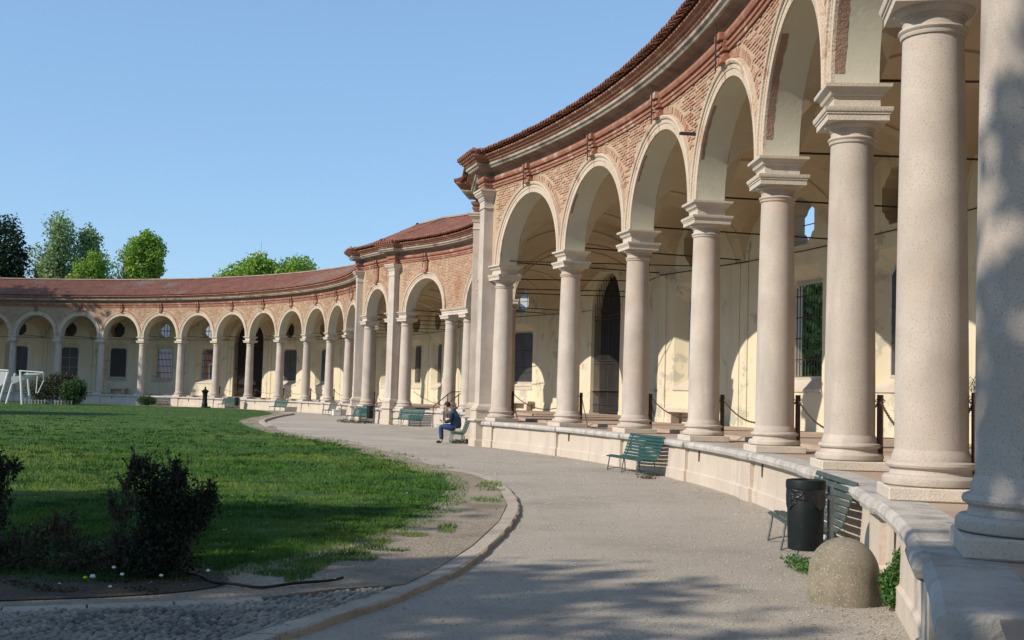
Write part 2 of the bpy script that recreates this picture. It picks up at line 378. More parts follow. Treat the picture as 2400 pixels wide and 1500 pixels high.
def arch_wall(thing, seg, t0, t1, bricks, near=False, lastw=False):
    """wall over one bay with its arch; columns stand at t0 and t1"""
    tc = (t0+t1)/2; hw = (t1-t0)/2; r = hw-.31; rise = min(r, 2.05); K = 40
    mb = MB()
    ts = [t0, t0+.155, t0+.31]+[tc-r*cos(pi*i/K) for i in range(1, K)]+[t1-.31, t1-.155, t1]
    zs = [ZS, ZS, ZS]+[ZS+rise*sin(pi*i/K) for i in range(1, K)]+[ZS, ZS, ZS]
    n = len(ts)
    for (d, side) in ((FACE, 0), (BACK, 1)):
        mb.cm = 0 if side == 0 else 1
        vs = []
        for t, z in zip(ts, zs): vs += [seg.P(t, d, z), seg.P(t, d, ZTOP)]
        fs = [(2*i, 2*i+2, 2*i+3, 2*i+1) if side else (2*i+1, 2*i+3, 2*i+2, 2*i) for i in range(n-1)]
        mb.add(vs, fs)
    mb.cm = 1
    vs = []
    for t, z in zip(ts, zs): vs += [seg.P(t, FACE, z), seg.P(t, BACK, z)]
    mb.add(vs, [(2*i, 2*i+2, 2*i+3, 2*i+1) for i in range(n-1)])
    w = mb.build('arch', [M['mortar'], M['soffit']], thing, smooth='auto')
    # archivolt
    def ringpt(rr, th, d, z_=0):
        x = rr*cos(th); x = max(-(hw-.012), min(hw-.012, x)); return seg.P(tc-x, d, ZS+rr*rise/r*sin(th) if rr <= r else ZS+(rise+(rr-r))*sin(th))
    PR = [(0, -.299), (0, -.345), (.13, -.35), (.135, -.365), (.17, -.372), (.175, -.355), (.235, -.36), (.24, -.39), (.285, -.41), (.32, -.40), (.325, -.299)]
    mb = MB(); vs = []; fs = []
    KK = 36
    for i in range(KK+1):
        th = pi*i/KK
        for (q, d) in PR: vs.append(ringpt(r+q, th, d))
    np_ = len(PR)
    for i in range(KK):
        for j in range(np_-1): fs.append((i*np_+j, i*np_+j+1, (i+1)*np_+j+1, (i+1)*np_+j))
    mb.add(vs, fs); mb.build('archivolt', M['archivolt'], w, smooth='auto')
    # soldier course + hood on the far half, plaster spandrel foot
    sol = []
    R1 = r+.43; nb = int(pi*R1/.075)
    for i in range(nb):
        th = pi*(i+.5)/nb
        if th < radians(28) or th > radians(152): continue
        if random.random() < .06: continue
        x = R1*cos(th)
        p = seg.P(tc-x, FACE-.001, ZS+(rise+.43)*sin(th)); nn = seg.n(tc)
        sol.append((p, atan2(nn.y, nn.x)-pi/2, .058, .19, -(pi/2-th)*1.0))
    nn = seg.n(tc)
    for b in range(len(sol)):
        p, a, w_, h_, tl = sol[b]; sol[b] = (p, a+pi, w_, h_, tl) if False else (p, a, w_, h_, tl)
    # keystone bracket and broken string above the crown
    mb = MB()
    ax = seg.n(tc); rot = Matrix.Translation(seg.P(tc, 0, 0)) @ Matrix.Rotation(atan2(ax.y, ax.x)+pi/2, 4, 'Z')
    # local: x along wall, +y inward (towards the lawn)
    zc = ZS+rise+.30
    mb.box(-.12, .12, .29, .40, zc+.05, 8.39, rot, bev=.008)
    mb.box(-.15, .15, .29, .50, zc-.02, zc+.10, rot, bev=.01)
    mb.box(-.13, .13, .29, .45, zc+.10, zc+.17, rot, bev=.008)
    for (z0, z1, dd) in ((8.395, 8.47, .47), (8.47, 8.545, .51), (8.545, 8.60, .455), (8.60, 8.75, .55)):
        mb.box(-.16, .16, .29, dd, z0, z1, rot, bev=.006)
    mb.build('keystone', M['brick_red'], w)
    mb = MB(); mb.tube([rot @ Vector((.0, .565, 8.02)), rot @ Vector((.0, .565, 8.92))], .016, 5)
    mb.tube([rot @ Vector((.0, .3, 8.30)), rot @ Vector((.0, .57, 8.30))], .012, 4)
    mb.build('iron_anchor', M['iron'], w)
    # spandrel bricks
    rows = int((8.39-ZS)/.075)
    for ri in range(rows):
        z = ZS+.05+ri*.075
        nbk = int((t1-t0)/.27)
        for bi in range(nbk+1):
            t = t0+(bi+.5*(ri % 2))*.27
            if t > t1-.10 or t < t0-.02: continue
            dist = hypot(abs(t-tc), (z-ZS)*(r/rise))
            edge = r+.575
            w_ = .25
            if dist < edge:
                continue
            if abs(t-tc) < .30 and z > zc-.05: continue
            if z < 6.95 and random.random() < .8: continue
            if random.random() < .05: continue
            nn = seg.n(t); bricks.append((seg.P(t, FACE-.001, z), atan2(nn.y, nn.x)-pi/2, w_*random.uniform(.9, 1.02), .058*random.uniform(.85, 1.05), random.uniform(-.01, .01)))
    bricks += sol
    return w

def lintel_bay(thing, seg, t0, t1, bricks):
    mb = MB(); n = 5
    for (d, side) in ((FACE, 0), (BACK, 1)):
        mb.cm = side; vs = []
        for i in range(n+1):
            t = t0+(t1-t0)*i/n; vs += [seg.P(t, d, ZS), seg.P(t, d, ZTOP)]
        mb.add(vs, [(2*i, 2*i+2, 2*i+3, 2*i+1) if side else (2*i+1, 2*i+3, 2*i+2, 2*i) for i in range(n)])
    w = mb.build('wall_above_lintel', [M['mortar'], M['soffit']], thing)
    mb = MB(); path = [(seg.P(t0-.42+(t1-t0+.84)*i/6, 0, 0), seg.n(t0+(t1-t0)*i/6)) for i in range(7)]
    sweep(mb, path, [(.26, 5.53), (-.30, 5.53), (-.30, 5.63), (-.32, 5.64), (-.32, 5.71), (-.36, 5.74), (-.40, 5.79), (-.42, 5.84), (.28, 5.84), ], True)
    mb.build('lintel', M['granite_trim'], w)
    for ri in range(int((8.39-ZS)/.075)):
        z = ZS+.05+ri*.075
        for bi in range(int((t1-t0)/.27)+1):
            t = t0+(bi+.5*(ri % 2))*.27
            if t > t1+.02: continue
            nn = seg.n(t); bricks.append((seg.P(t, FACE-.001, z), atan2(nn.y, nn.x)-pi/2, .25, .058, 0))
    return w

def solid_bit(mb, seg, t0, t1):
    mb.cm = 0
    vs = [seg.P(t0, FACE, ZS), seg.P(t1, FACE, ZS), seg.P(t1, FACE, ZTOP), seg.P(t0, FACE, ZTOP), seg.P(t0, BACK, ZS), seg.P(t1, BACK, ZS), seg.P(t1, BACK, ZTOP), seg.P(t0, BACK, ZTOP)]
    mb.add(vs, [(3, 2, 1, 0), (4, 5, 6, 7), (0, 1, 5, 4)])

def box_path(mb, Mx, w, f, prof, back=.28):
    """sweep a profile round three sides of a pilaster; prof (out, z)"""
    c = [(-w, -back), (-w, f), (w, f), (w, -back)]; nr = [(-1, 0), (-1, 1), (1, 1), (1, 0)]
    vs = []; n = len(prof)
    for (x, y), (a, b) in zip(c, nr):
        for (o_, z) in prof: vs.append(Mx @ Vector((x+a*o_, y+b*o_, z)))
    fs = []
    for i in range(3):
        for j in range(n-1): fs.append((i*n+j, i*n+j+1, (i+1)*n+j+1, (i+1)*n+j))
    mb.add(vs, fs)
    top = [(n*i+n-1) for i in range(4)]; bot = [n*i for i in range(4)]
    mb.add([vs[k] for k in top], [(3, 2, 1, 0)]); mb.add([vs[k] for k in bot], [(0, 1, 2, 3)])

def corner_pilaster(thing, V, mn):
    nn = mn.normalized(); Mx = Matrix.Translation(V) @ Matrix.Rotation(atan2(nn.y, nn.x)+pi/2, 4, 'Z')
    mb = MB()
    sh = mb; sh.box(-.27, .27, -.30, .56, 1.38, 7.80, Mx, bev=.008)
    o = mb.build('pilaster', M['granite'], thing)
    mb = MB(); box_path(mb, Mx, .27, .56, [(.0, 1.22), (.075, 1.222), (.075, 1.27), (.05, 1.285), (.05, 1.31), (.02, 1.33), (.0, 1.38)], .3)
    mb.build('base', M['granite_trim'], o)
    mb = MB(); box_path(mb, Mx, .28, .57, [(.0, 7.72), (.022, 7.725), (.022, 7.75), (.0, 7.76), (.0, 7.98), (.03, 7.99), (.03, 8.03), (.05, 8.04), (.05, 8.09), (.09, 8.12), (.14, 8.19), (.155, 8.20), (.155, 8.26), (.19, 8.275), (.19, 8.33), (.0, 8.335)], .3)
    mb.build('capital', M['granite_trim'], o)
    mb = MB(); box_path(mb, Mx, .36, .66, [(0, .0), (.04, .0), (.04, .20), (.0, .22), (0, .80), (.07, .805), (.09, .84), (.07, .88), (.0, .885), (.0, 1.15), (.03, 1.16), (.03, 1.22), (-.05, 1.225)], .3)
    mb.build('pedestal', M['wall_stone'], o)
    mb = MB(); box_path(mb, Mx, .24, .50, [(0, 8.33), (.01, 8.33)]+[(.0-(d_+.28), z) for d_, z in STRING[1:-1]]+[(0, 8.75)], .3)
    mb.build('broken_string', M['brick_red'], o)
    mb = MB(); box_path(mb, Mx, .25, .51, [(.0, 8.752), (.02, 8.84), (.10, 8.91), (.30, 8.967)], .3); mb.build('broken_frieze', M['frieze'], o)
    mb = MB(); box_path(mb, Mx, .25, .51, [(.0, 8.972), (.38, 8.972), (.41, 9.02), (.46, 9.05), (.47, 9.112), (0, 9.113)], .3); mb.build('broken_cornice', M['cornice'], o)
    mb = MB(); box_path(mb, Mx, .25, .51, [(.0, 9.117), (.42, 9.117), (.49, 9.17), (.49, 9.22), (.57, 9.24), (.59, 9.29), (.65, 9.31), (.65, 9.362), (0, 9.363)], .3); mb.build('broken_eave', M['brick_red'], o)
    # tiles round the projecting corner
    mb = MB()
    mb.box(-.90, .90, .2, 1.18, 9.366, 9.41, Mx)
    for k in range(9):
        x = -.84+k*.21; mb.tube([Mx @ Vector((x, 1.24, 9.42)), Mx @ Vector((x, .2, 9.62))], .075, 8)
    for s_ in (-1, 1):
        for k in range(4):
            y = .35+k*.22; mb.tube([Mx @ Vector((s_*.98, y, 9.42)), Mx @ Vector((s_*.4, y, 9.60))], .075, 8)
    mb.build('corner_tiles', M['tile'], o)
    return o

# base wall, coping and floor
def base_wall(thing, seg, t0, t1, pedestals, slots=()):
    mb = MB(); n = max(2, int((t1-t0)/.8)) if isinstance(seg, Arc) else 2
    path = [(seg.P(t0+(t1-t0)*i/n, 0, 0), seg.n(t0+(t1-t0)*i/n)) for i in range(n+1)]
    sweep(mb, path, [(-.30, -.1), (-.47, -.1), (-.47, .20), (-.44, .225), (-.42, .68), (-.3, .68)])
    w = mb.build('plinth_wall', M['wall_stone'], thing)
    mb = MB(); path2 = [(seg.P(t0+.012+(t1-t0-.024)*i/n, 0, 0), seg.n(t0+(t1-t0)*i/n)) for i in range(n+1)]
    sweep(mb, path2, [(-.1, .815), (-.1, .68), (-.50, .68), (-.535, .70), (-.55, .75), (-.535, .80), (-.50, .82), (-.3, .822)], True)
    mb.build('coping_slab', M['coping'], thing)
    for tp in pedestals:
        nn = seg.n(tp); Mx = Matrix.Translation(seg.P(tp, 0, 0)) @ Matrix.Rotation(atan2(nn.y, nn.x)+pi/2, 4, 'Z')
        mb = MB(); box_path(mb, Mx, .36, .50, [(.03, -.1), (.03, .215), (.0, .24), (0, .68)], .1)
        mb.build('pedestal', M['wall_stone'], w)
        mb = MB(); box_path(mb, Mx, .37, .51, [(.03, .678), (.07, .70), (.085, .75), (.07, .80), (.02, .824)], .1)
        mb.build('coping_block', M['coping'], w)
    for ts in slots:
        nn = seg.n(ts); Mx = Matrix.Translation(seg.P(ts, 0, 0)) @ Matrix.Rotation(atan2(nn.y, nn.x)+pi/2, 4, 'Z')
        mb = MB(); mb.box(-.045, .045, .40, .437, .45, .66, Mx); mb.build('drain_slot', M['iron_rust'], w)

def floor_strip(thing, path):
    mb = MB(); sweep(mb, path, [(-.3, .80), (-.3, .815), (1.2, .815), (1.2, .90), (1.5, .905), (D+.05, .905)], cap=False)
    mb.build('floor', M['floor'], thing)

# back wall bay with niche, window, oculus or gate
def octo(cx, w, z0, z1, ch, cb=None):
    cb = ch if cb is None else cb
    pts = []
    def corner(x, z, sx, sz, c):
        if c <= 0: return [(x, z)]
        return [(x, z-sz*c)]+[(x-sx*c*(.30+.0), z-sz*c*.85), (x-sx*c*.5, z-sz*c*.5), (x-sx*c*.85, z-sz*c*.30)]+[(x-sx*c, z)]
    a = corner(cx+w/2, z1, 1, 1, ch); b = corner(cx-w/2, z1, -1, 1, ch)[::-1]
    c = corner(cx-w/2, z0, -1, -1, cb); d = corner(cx+w/2, z0, 1, -1, cb)[::-1]
    return a+b+c+d
def archpts(cx, w, z0, zs, n=16):
    r = w/2; return [(cx+w/2, z0)]+[(cx+r*cos(pi*i/n), zs+r*sin(pi*i/n)) for i in range(n+1)]+[(cx-w/2, z0)]
def ovalpts(cx, w, z0, z1):
    zc = (z0+z1)/2; h = (z1-z0)/2; out = []
    for i in range(24):
        a = 2*pi*i/24; q = 1+.06*cos(4*a)
        out.append((cx+w/2*cos(a)*q, zc+h*sin(a)*q))
    return out
def wall_bay(thing, seg, ta, tb, kind='dark', oc='blind', tcn=None, strips=True, white_rail=False):
    kx = seg.k(D); tc = tcn if tcn is not None else (ta+tb)/2
    zt = 8.3; Z0 = .90
    def Q(x, z, dd=0): return seg.P(tc+x/kx, D+dd, z)
    W = (tb-ta)*kx; xa = (ta-tc)*kx; xb = (tb-tc)*kx
    holes = []
    if kind == 'door': holes.append(('door', archpts(0, 3.6, Z0, 5.8)))
    elif kind != 'plain':
        holes.append(('niche', octo(0, 2.4, 2.02, 5.5, .30, 0)))
        if oc != 'none': holes.append(('oculus', octo(0, 1.45, 6.08, 7.45, .42, .36)))
    outer = [Vector((xa, Z0, 0)), Vector((xb, Z0, 0)), Vector((xb, zt, 0)), Vector((xa, zt, 0))]
    # densify top and bottom for curvature
    mb = MB(); 
    def polyfill(outer2, hs, dd, flip=False):
        loops = [[Vector((x, z, 0)) for (x, z) in outer2]]+[[Vector((x, z, 0)) for (x, z) in h] for h in hs]
        flat = [p for l in loops for p in l]
        tri = tessellate_polygon(loops)
        mb.add([Q(p.x, p.y, dd) for p in flat], [t if not flip else t[::-1] for t in tri])
    out2 = [(xa+(xb-xa)*i/6, Z0) for i in range(7)]+[(xb-(xb-xa)*i/6, zt) for i in range(7)]
    if kind == 'door':
        h = holes[0][1]; ha = [p for p in h]
        out2 = [(xa, Z0)]+[(-1.8, Z0)]+[p for p in reversed(h)][1:-1]+[(1.8, Z0), (xb, Z0), (xb, zt)]+[(xb-(xb-xa)*i/6, zt) for i in range(1, 7)]
        polyfill(out2, [], 0)
    else:
        polyfill(out2, [h for _, h in holes], 0)
    # band line and low plinth moulding
    w = mb.build('back_wall', M['cream'], thing)
    mb = MB()
    def strip_box(x0, x1, z0, z1, pr, nseg=4):
        vs = []; 
        for i in range(nseg+1):
            x = x0+(x1-x0)*i/nseg
            vs += [Q(x, z0, 0.001), Q(x, z0, -pr), Q(x, z1, -pr), Q(x, z1, 0.001)]
        fs = []
        for i in range(nseg):
            for j in range(3): fs.append((i*4+j, i*4+j+1, i*4+4+j+1, i*4+4+j))
        fs += [(3, 2, 1, 0), (nseg*4, nseg*4+1, nseg*4+2, nseg*4+3)]
        mb.add(vs, fs)
    cable_ = []
    if kind == 'door': rngs = [(xa, -1.8), (1.8, xb)]
    else: rngs = [(xa, xb)]
    for (a_, b_) in rngs:
        cable_.append((a_, b_)); strip_box(a_, b_, 5.86, 5.885, .02); strip_box(a_, b_, 1.50, 1.53, .012); strip_box(a_, b_, 5.62, 5.64, .01)
        strip_box(a_, b_, Z0, 1.06, .03)
    if strips:
        for s_ in (xa+.02, xb-.42): strip_box(s_, s_+.40, Z0, 5.86, .05)
        # wall rib of the vault
        prev = None; r = W/2-.42; rs = min(2.05, r)
        nR = 20; vs = []
        for i in range(nR+1):
            th = pi*i/nR
            for (q, dd) in ((0, -.001), (0, -.05), (.14, -.05), (.14, -.001)):
                vs.append(Q((xa+xb)/2+(r+q)*cos(th), 5.9+(rs+q)*sin(th), dd))
        mb.add(vs, [(i*4+j, i*4+j+1, i*4+4+j+1, i*4+4+j) for i in range(nR) for j in range(3)])
    mb.build('wall_moulding', M['cream'], w)
    for (a_, b_) in cable_:
        m2 = MB(); m2.tube([Q(a_+(b_-a_)*i/6, 5.90+random.uniform(-.008, .008), -.055 if strips else -.02) for i in range(7)], .013, 4); m2.build('wall_cable', M['rod'], w)
    def funnel(p0, p1, d0, d1, mt, nm):
        m2 = MB(); n = len(p0); m2.add([Q(x, z, d0) for x, z in p0]+[Q(x, z, d1) for x, z in p1], [(i, (i+1) % n, n+(i+1) % n, n+i) for i in range(n)])
        return m2.build(nm, mt, w)
    def fan(p, dd, mt, nm, par=w):
        m2 = MB(); m2.add([Q(x, z, dd) for x, z in p], [tuple(range(len(p)))]); return m2.build(nm, mt, par)
    for hn, h in holes:
        if hn == 'niche':
            g = octo(0, 1.80, 2.32, 5.14, .18, 0)
            funnel(h, g, 0, .36, M['cream'], 'niche_reveal')
            g2 = octo(0, 1.62, 2.42, 5.05, .16, 0)
            win = funnel(g, g2, .355, .33, M['frame'], 'window')
            m2 = MB(); 
            for q in range(1): pass
            if kind == 'dark':
                m2.add([Q(x, z, .332) for x, z in g2], [tuple(range(len(g2)))]); m2.build('pane', M['pane'], w)
            elif kind == 'boards':
                m2.add([Q(x, z, .332) for x, z in g2], [tuple(range(len(g2)))]); m2.build('pane', M['pane_boards'], w)
            else:
                funnel(g2, g2, .3, .6, M['cream'], 'outer_reveal')
            if kind == 'open' or white_rail:
                m2 = MB()
                for q in range(11):
                    x = -.75+q*.15; m2.tube([Q(x, 2.40, .40), Q(x, 5.0, .40)], .028 if seg is B else .016, 4)
                for z in (2.9, 3.5, 4.1, 4.7): m2.tube([Q(-.81, z, .40), Q(.81, z, .40)], .026 if seg is B else .015, 4)
                m2.build('window_bars', M['iron'], w)
            m2 = MB()
            if kind != 'open':
                m2.tube([Q(0, 2.42, .32), Q(0, 5.04, .32)], .012, 4)
                for z in (3.2, 4.1): m2.tube([Q(-.80, z, .32), Q(.80, z, .32)], .01, 4)
                m2.build('glazing_bar', M['iron'] if not white_rail else M['white'], w)
            m2 = MB(); vs = []
            for (x, z, dd) in ((-1.22, 1.98, -.04), (1.22, 1.98, -.04), (1.22, 2.05, -.04), (-1.22, 2.05, -.04), (-.93, 2.32, .35), (.93, 2.32, .35)): vs.append(Q(x, z, dd))
            m2.add(vs, [(0, 1, 2, 3), (3, 2, 5, 4)]); m2.build('window_sill', M['granite_trim'], w)
        elif hn == 'oculus':
            g = octo(0, 1.30, 6.16, 7.38, .40, .34)
            funnel(h, g, 0, .55, M['vault'], 'oculus_reveal')
            if oc == 'open':
                m2 = MB(); rb = .035 if seg is B else .015; m2.tube([Q(-.65, 6.75, .50), Q(.65, 6.75, .50)], rb, 4); [m2.tube([Q(x_, 6.2, .50), Q(x_, 7.34, .50)], rb*.8, 4) for x_ in ((-.3, 0, .3) if seg is B else (0,))]; m2.build('oculus_bars', M['iron'], w)
            else: fan(g, .55, M['pane'] if oc == 'dark' else M['vault'], 'oculus_pane')
        elif hn == 'door':
            g = archpts(0, 3.5, Z0, 5.8)
            funnel(h, g, 0, .5, M['cream'], 'door_reveal')
            fan(g, .5, M['gate_dark'], 'dark_backing')  # added dark sheet in place of the shaded space behind the gate
            gate = MB(); dd = .14
            for q in range(35):
                x = -1.70+q*.10; zt_ = 5.8+sqrt(max(0, 1.75**2-x*x))*.99
                if abs(x) < .02: gate.tube([Q(x, .95, dd), Q(x, 7.4, dd)], .035, 5)
                else: gate.tube([Q(x, .95, dd), Q(x, min(zt_, 5.4) if q % 2 else zt_, dd)], .013, 4)
            for z in (1.0, 1.35, 3.3, 3.42, 5.4, 5.55): gate.tube([Q(-1.74, z, dd), Q(1.74, z, dd)], .022, 4)
            gate.build('gate_bars', M['iron'], w)
            def ring(x, z, r_):
                sc_ = MB(); sc_.tube([Q(x+r_*cos(2*pi*i/12), z+r_*sin(2*pi*i/12), dd-.02) for i in range(13)], .014, 4, cap=False); sc_.build('gate_scroll', M['iron'], w)
            for q in range(11): ring(-1.55+q*.31, 1.18, .13)
            for (x, z, r_) in ((-.7, 5.95, .32), (.7, 5.95, .32), (-.7, 5.95, .16), (.7, 5.95, .16), (-.35, 6.5, .26), (.35, 6.5, .26), (-1.1, 5.8, .15), (1.1, 5.8, .15), (0.02, 6.95, .2), (-.75, 6.5, .15), (.75, 6.5, .15), (-.25, 5.85, .12), (.25, 5.85, .12)): ring(x, z, r_)
    return w

def vault_bay(mb, seg, t0, t1, w0, w1, a0=None, a1=None):
    a0 = t0 if a0 is None else a0; a1 = t1 if a1 is None else a1
    NU, NV = 22, 16; tc = (a0+a1)/2; hw = (a1-a0)/2-.31; wc = (max(w0, a0)+w1)/2
    vs = []
    for j in range(NV+1):
        v = j/NV; d = BACK+(D-BACK)*v
        zA = 2.03*sqrt(max(0, 1-(2*v-1)**2))
        for i in range(NU+1):
            u = i/NU; tf = t0+(t1-t0)*u; tw = w0+(w1-w0)*u; t = tf+(tw-tf)*v
            x = (tf-tc)/hw; zB = 2.03*sqrt(max(0, 1-x*x))
            vs.append(seg.P(t, d, ZS+max(zA, zB)+.004))
    n = NU+1
    mb.add(vs, [(j*n+i, j*n+i+1, (j+1)*n+i+1, (j+1)*n+i) for j in range(NV) for i in range(NU)])

def rib(w_, seg, t, tw=None):
    tw = t if tw is None else tw; mb = MB(); N_ = 18; vs = []
    for i in range(N_+1):
        v = i/N_; d = BACK+(D-BACK)*v; z = ZS+2.03*sqrt(max(0, 1-(2*v-1)**2)); tt = t+(tw-t)*v
        for (o_, dz) in ((-.17, .03), (-.17, -.045), (.17, -.045), (.17, .03)): vs.append(seg.P(tt+o_, d, z+dz))
    mb.add(vs, [(i*4+j, i*4+j+1, i*4+4+j+1, i*4+4+j) for i in range(N_) for j in range(3)])
    mb.build('vault_rib', M['rib'], w_, smooth='auto')
def rod(w_, seg, t, tw=None, z=5.98):
    rib(w_, seg, t, tw)
    tw = t if tw is None else tw
    mb = MB(); mb.tube([seg.P(t, .2, z), seg.P(tw, D, z)], .02, 5); mb.build('tie_rod', M['rod'], w_)

# roof: rows of half-round tiles as one corrugated sheet
def roof(thing, path, near_tiles=True, budget=300):
    # resample path
    P = [path[0][0]]; pts = [(path[0][0], path[0][1])]; 
    cum = [0]
    for i in range(1, len(path)): cum.append(cum[-1]+(path[i][0]-path[i-1][0]).length)
    L = cum[-1]; pitch = .20; n = int(L/pitch)*4; 
    def at(s_):
        s_ = max(0, min(L, s_)); i = max(0, min(len(cum)-2, int(np.searchsorted(cum, s_)-1)))
        f = (s_-cum[i])/max(1e-6, cum[i+1]-cum[i]); return path[i][0].lerp(path[i+1][0], f), path[i][1].lerp(path[i+1][1], f)
    d0, z0, d1, z1 = -.98, 9.40, 2.7, 11.12; rows = 11
    smp = [at(L*i/n) for i in range(n+1)]
    wave = [.035*cos(2*pi*(i % 4)/4) for i in range(n+1)]
    V = []; Fc = []
    lv = []
    for r_ in range(rows):
        f0 = r_/rows; f1 = (r_+1)/rows; lv += [(f0, .022), (f1, .0)]
    jit = RNG.normal(0, .006, (n//4+2, rows+1))
    for li, (f, up) in enumerate(lv):
        for i in range(n+1):
            p, nn = smp[i]; d = d0+(d1-d0)*f; z = z0+(z1-z0)*f+up+wave[i]+jit[i//4, li//2]
            V.append((p.x+nn.x*d, p.y+nn.y*d, z))
    n1 = n+1
    for l in range(len(lv)-1):
        for i in range(n): Fc.append((l*n1+i, l*n1+i+1, (l+1)*n1+i+1, (l+1)*n1+i))
    mb = MB(); mb.v = V; mb.f = Fc; mb.m = [0]*len(Fc)
    mb.build('roof_tiles', M['tile_field'], thing, smooth=False, kind='stuff')
    mb = MB(); sweep(mb, [(p, nn) for (p, nn) in smp[::4]], [(2.55, 11.12), (2.62, 11.22), (2.78, 11.22), (2.85, 11.12)], cap=True)
    mb.build('ridge_tiles', M['ridge'], thing)
    mb = MB(); sweep(mb, [(p, nn) for (p, nn) in smp[::4]], [(2.7, 11.10), (6.9, 9.3), (6.5, 9.25), (-.90, 9.362), (-.2, 9.30)], cap=True)
    mb.build('roof_back', M['tile_field'], thing)
    if near_tiles:
        k = int(L/pitch); lst = []
        for i in range(k):
            p, nn = at((i)*pitch); lst.append(((p+nn*-.98), nn))
        lst.sort(key=lambda q: q[0].length)
        if 'm' not in TILE:
            mb = MB(); vs = []; N_ = 7
            for (y, rr, zz) in ((-.10, .088, .0), (.42, .075, .19)):
                for q in range(N_): a = pi*q/(N_-1); vs.append((rr*cos(a), y, zz+rr*sin(a)))
                for q in range(N_): a = pi*q/(N_-1); vs.append(((rr-.018)*cos(a), y, zz+(rr-.018)*sin(a)))
            fs = [(q, q+1, 2*N_+q+1, 2*N_+q) for q in range(N_-1)]+[(N_+q, q+N_+1, q+1, q) for q in range(N_-1)]+[(N_+q+1, N_+q, 3*N_+q, 3*N_+q+1) for q in range(N_-1)]
            mb.add(vs, fs); o = mb.build('roof_tile', M['tile']); TILE['m'] = o.data; bpy.data.objects.remove(o)
        for p, nn in lst[:budget]:
            inst(TILE['m'], 'roof_tile', (p.x-nn.x*.03, p.y-nn.y*.03, 9.405+random.uniform(-.014, .014)), atan2(nn.y, nn.x)-pi/2+random.uniform(-.04, .04), (1, 1.05, 1.12), thing)
TILE = {}

def mouldings(thing, path):
    for nm, pr, mt in (('string_course', STRING, 'brick_red'), ('frieze', FRIEZE, 'frieze'), ('cornice', CORN, 'cornice'), ('brick_eave', UPPER, 'brick_red')):
        mb = MB(); sweep(mb, path, pr, True); mb.build(nm, M[mt], thing)
    mb = MB(); sweep(mb, path, [(BACK, ZTOP), (BACK, 9.2), (D+.6, 9.2), (D+.6, 8.3), (D, 8.3), (D, 8.25), (D+.6, 8.25)], cap=False)
    sweep(mb, path, [(D+.6, 8.35), (D+.6, 9.25)], cap=False)
    mb.build('light_block_deck', M['vault'], thing)  # unseen deck above the vaults, added to block light

# outer face of the back wall (street side), with openings left where the windows are open
# ------------------------------------------------------------------ build wing A
wingA = empty('portico', (A.P(4*PA, 0, 0)), 0, label='nearest long curved wing of the arcade, granite columns and brick arches on the right', cat='portico', group='curved arcade wings round the lawn')
wingM = empty('portico', (Mi.P(LM/2, 0, 0)), 0, label='short middle wing of the arcade with a flat stone lintel above the steps', cat='portico', group='curved arcade wings round the lawn')
wingB = empty('portico', (B.P(5*PB, 0, 0)), 0, label='far long curved wing of the arcade beyond the lawn, tiled roof slope in view', cat='portico', group='curved arcade wings round the lawn')
for w_ in (wingA, wingM, wingB): w_['_base'] = 1
def fix_parent(w_):
    # children were built in world coordinates: undo the root's own offset
    inv = Matrix.Translation(w_.location).inverted()
    for c in w_.children: c.matrix_parent_inverse = inv
    if '_base' in w_: del w_['_base']

bricks = []
stA = [k*PA for k in range(9)]; stA[7] = 32.24
for i, t in enumerate(stA): make_column(wingA, A.P(t, .10 if i == 7 else 0, 0), A.n(t))
for i in range(8): arch_wall(wingA, A, stA[i], stA[i+1], bricks, near=True)
bA = [.60, LA.L-.60]
for t in bA: make_column(wingA, LA.P(t, 0, 0), LA.n(t))
arch_wall(wingA, LA, bA[0], bA[1], bricks)
for (sg, a_, b_) in ((LA, 0, bA[0]), (LA, bA[1], LA.L), (A, tV1, 0), (A, TA1, TA1+.6)):
    mb = MB(); solid_bit(mb, sg, a_, b_); mb.build('pier_wall', [M['mortar'], M['soffit']], wingA)
place_bricks(wingA, bricks, 290)
corner_pilaster(wingA, V1, mV1); corner_pilaster(wingA, V2, mV2)
mouldings(wingA, PATH_A); roof(wingA, PATH_A)
base_wall(wingA, LA, .4, LA.L-.4, bA)
base_wall(wingA, A, tV1+.4, stA[0]+PA/2, [stA[0]])
for i in range(1, 8): base_wall(wingA, A, stA[i]-PA/2, stA[i]+PA/2, [stA[i]], slots=([stA[i]+1.15] if i % 2 else [stA[i]+.95]))
base_wall(wingA, A, stA[8]-PA/2, TA1+.6, [stA[8]])
floor_strip(wingA, PATH_A)
# back wall of A
tc1 = tV1+D*tan(math.acos(min(1, 1/mV1.length)))*A.R/(A.R+D)+.0
sA = D*tan(math.acos(min(1, 1/mV1.length)))
wA = [tc1]+[k*PA for k in range(1, 9)]
kindsA = {0: ('dark', 'blind'), 1: ('open', 'open'), 2: ('dark', 'dark')}
for i in range(8):
    kd, oc = kindsA.get(i, ('dark', 'dark'))
    wall_bay(wingA, A, wA[i], wA[i+1], kd, oc, tcn=(i+.5)*PA+(.45 if i == 1 else 0))
s2 = D*tan(math.acos(min(1, 1/mV2.length)))
wall_bay(wingA, LA, s2, LA.L-sA, 'plain', strips=False)
mb = MB()
for i in range(8): vault_bay(mb, A, tV1 if i == 0 else stA[i], stA[i+1], wA[i], wA[i+1], stA[i], stA[i+1])
vault_bay(mb, LA, 0, LA.L, s2, LA.L-sA, bA[0], bA[1])
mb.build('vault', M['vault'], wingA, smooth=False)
for i in range(1, 9): rod(wingA, A, stA[i])
rod(wingA, A, 0, wA[0])
mb = MB(); mb.tube([A.P(.3, .0, 5.98), A.P(.3+2.5, D, 5.98)], .018, 5); mb.build('tie_rod', M['rod'], wingA)
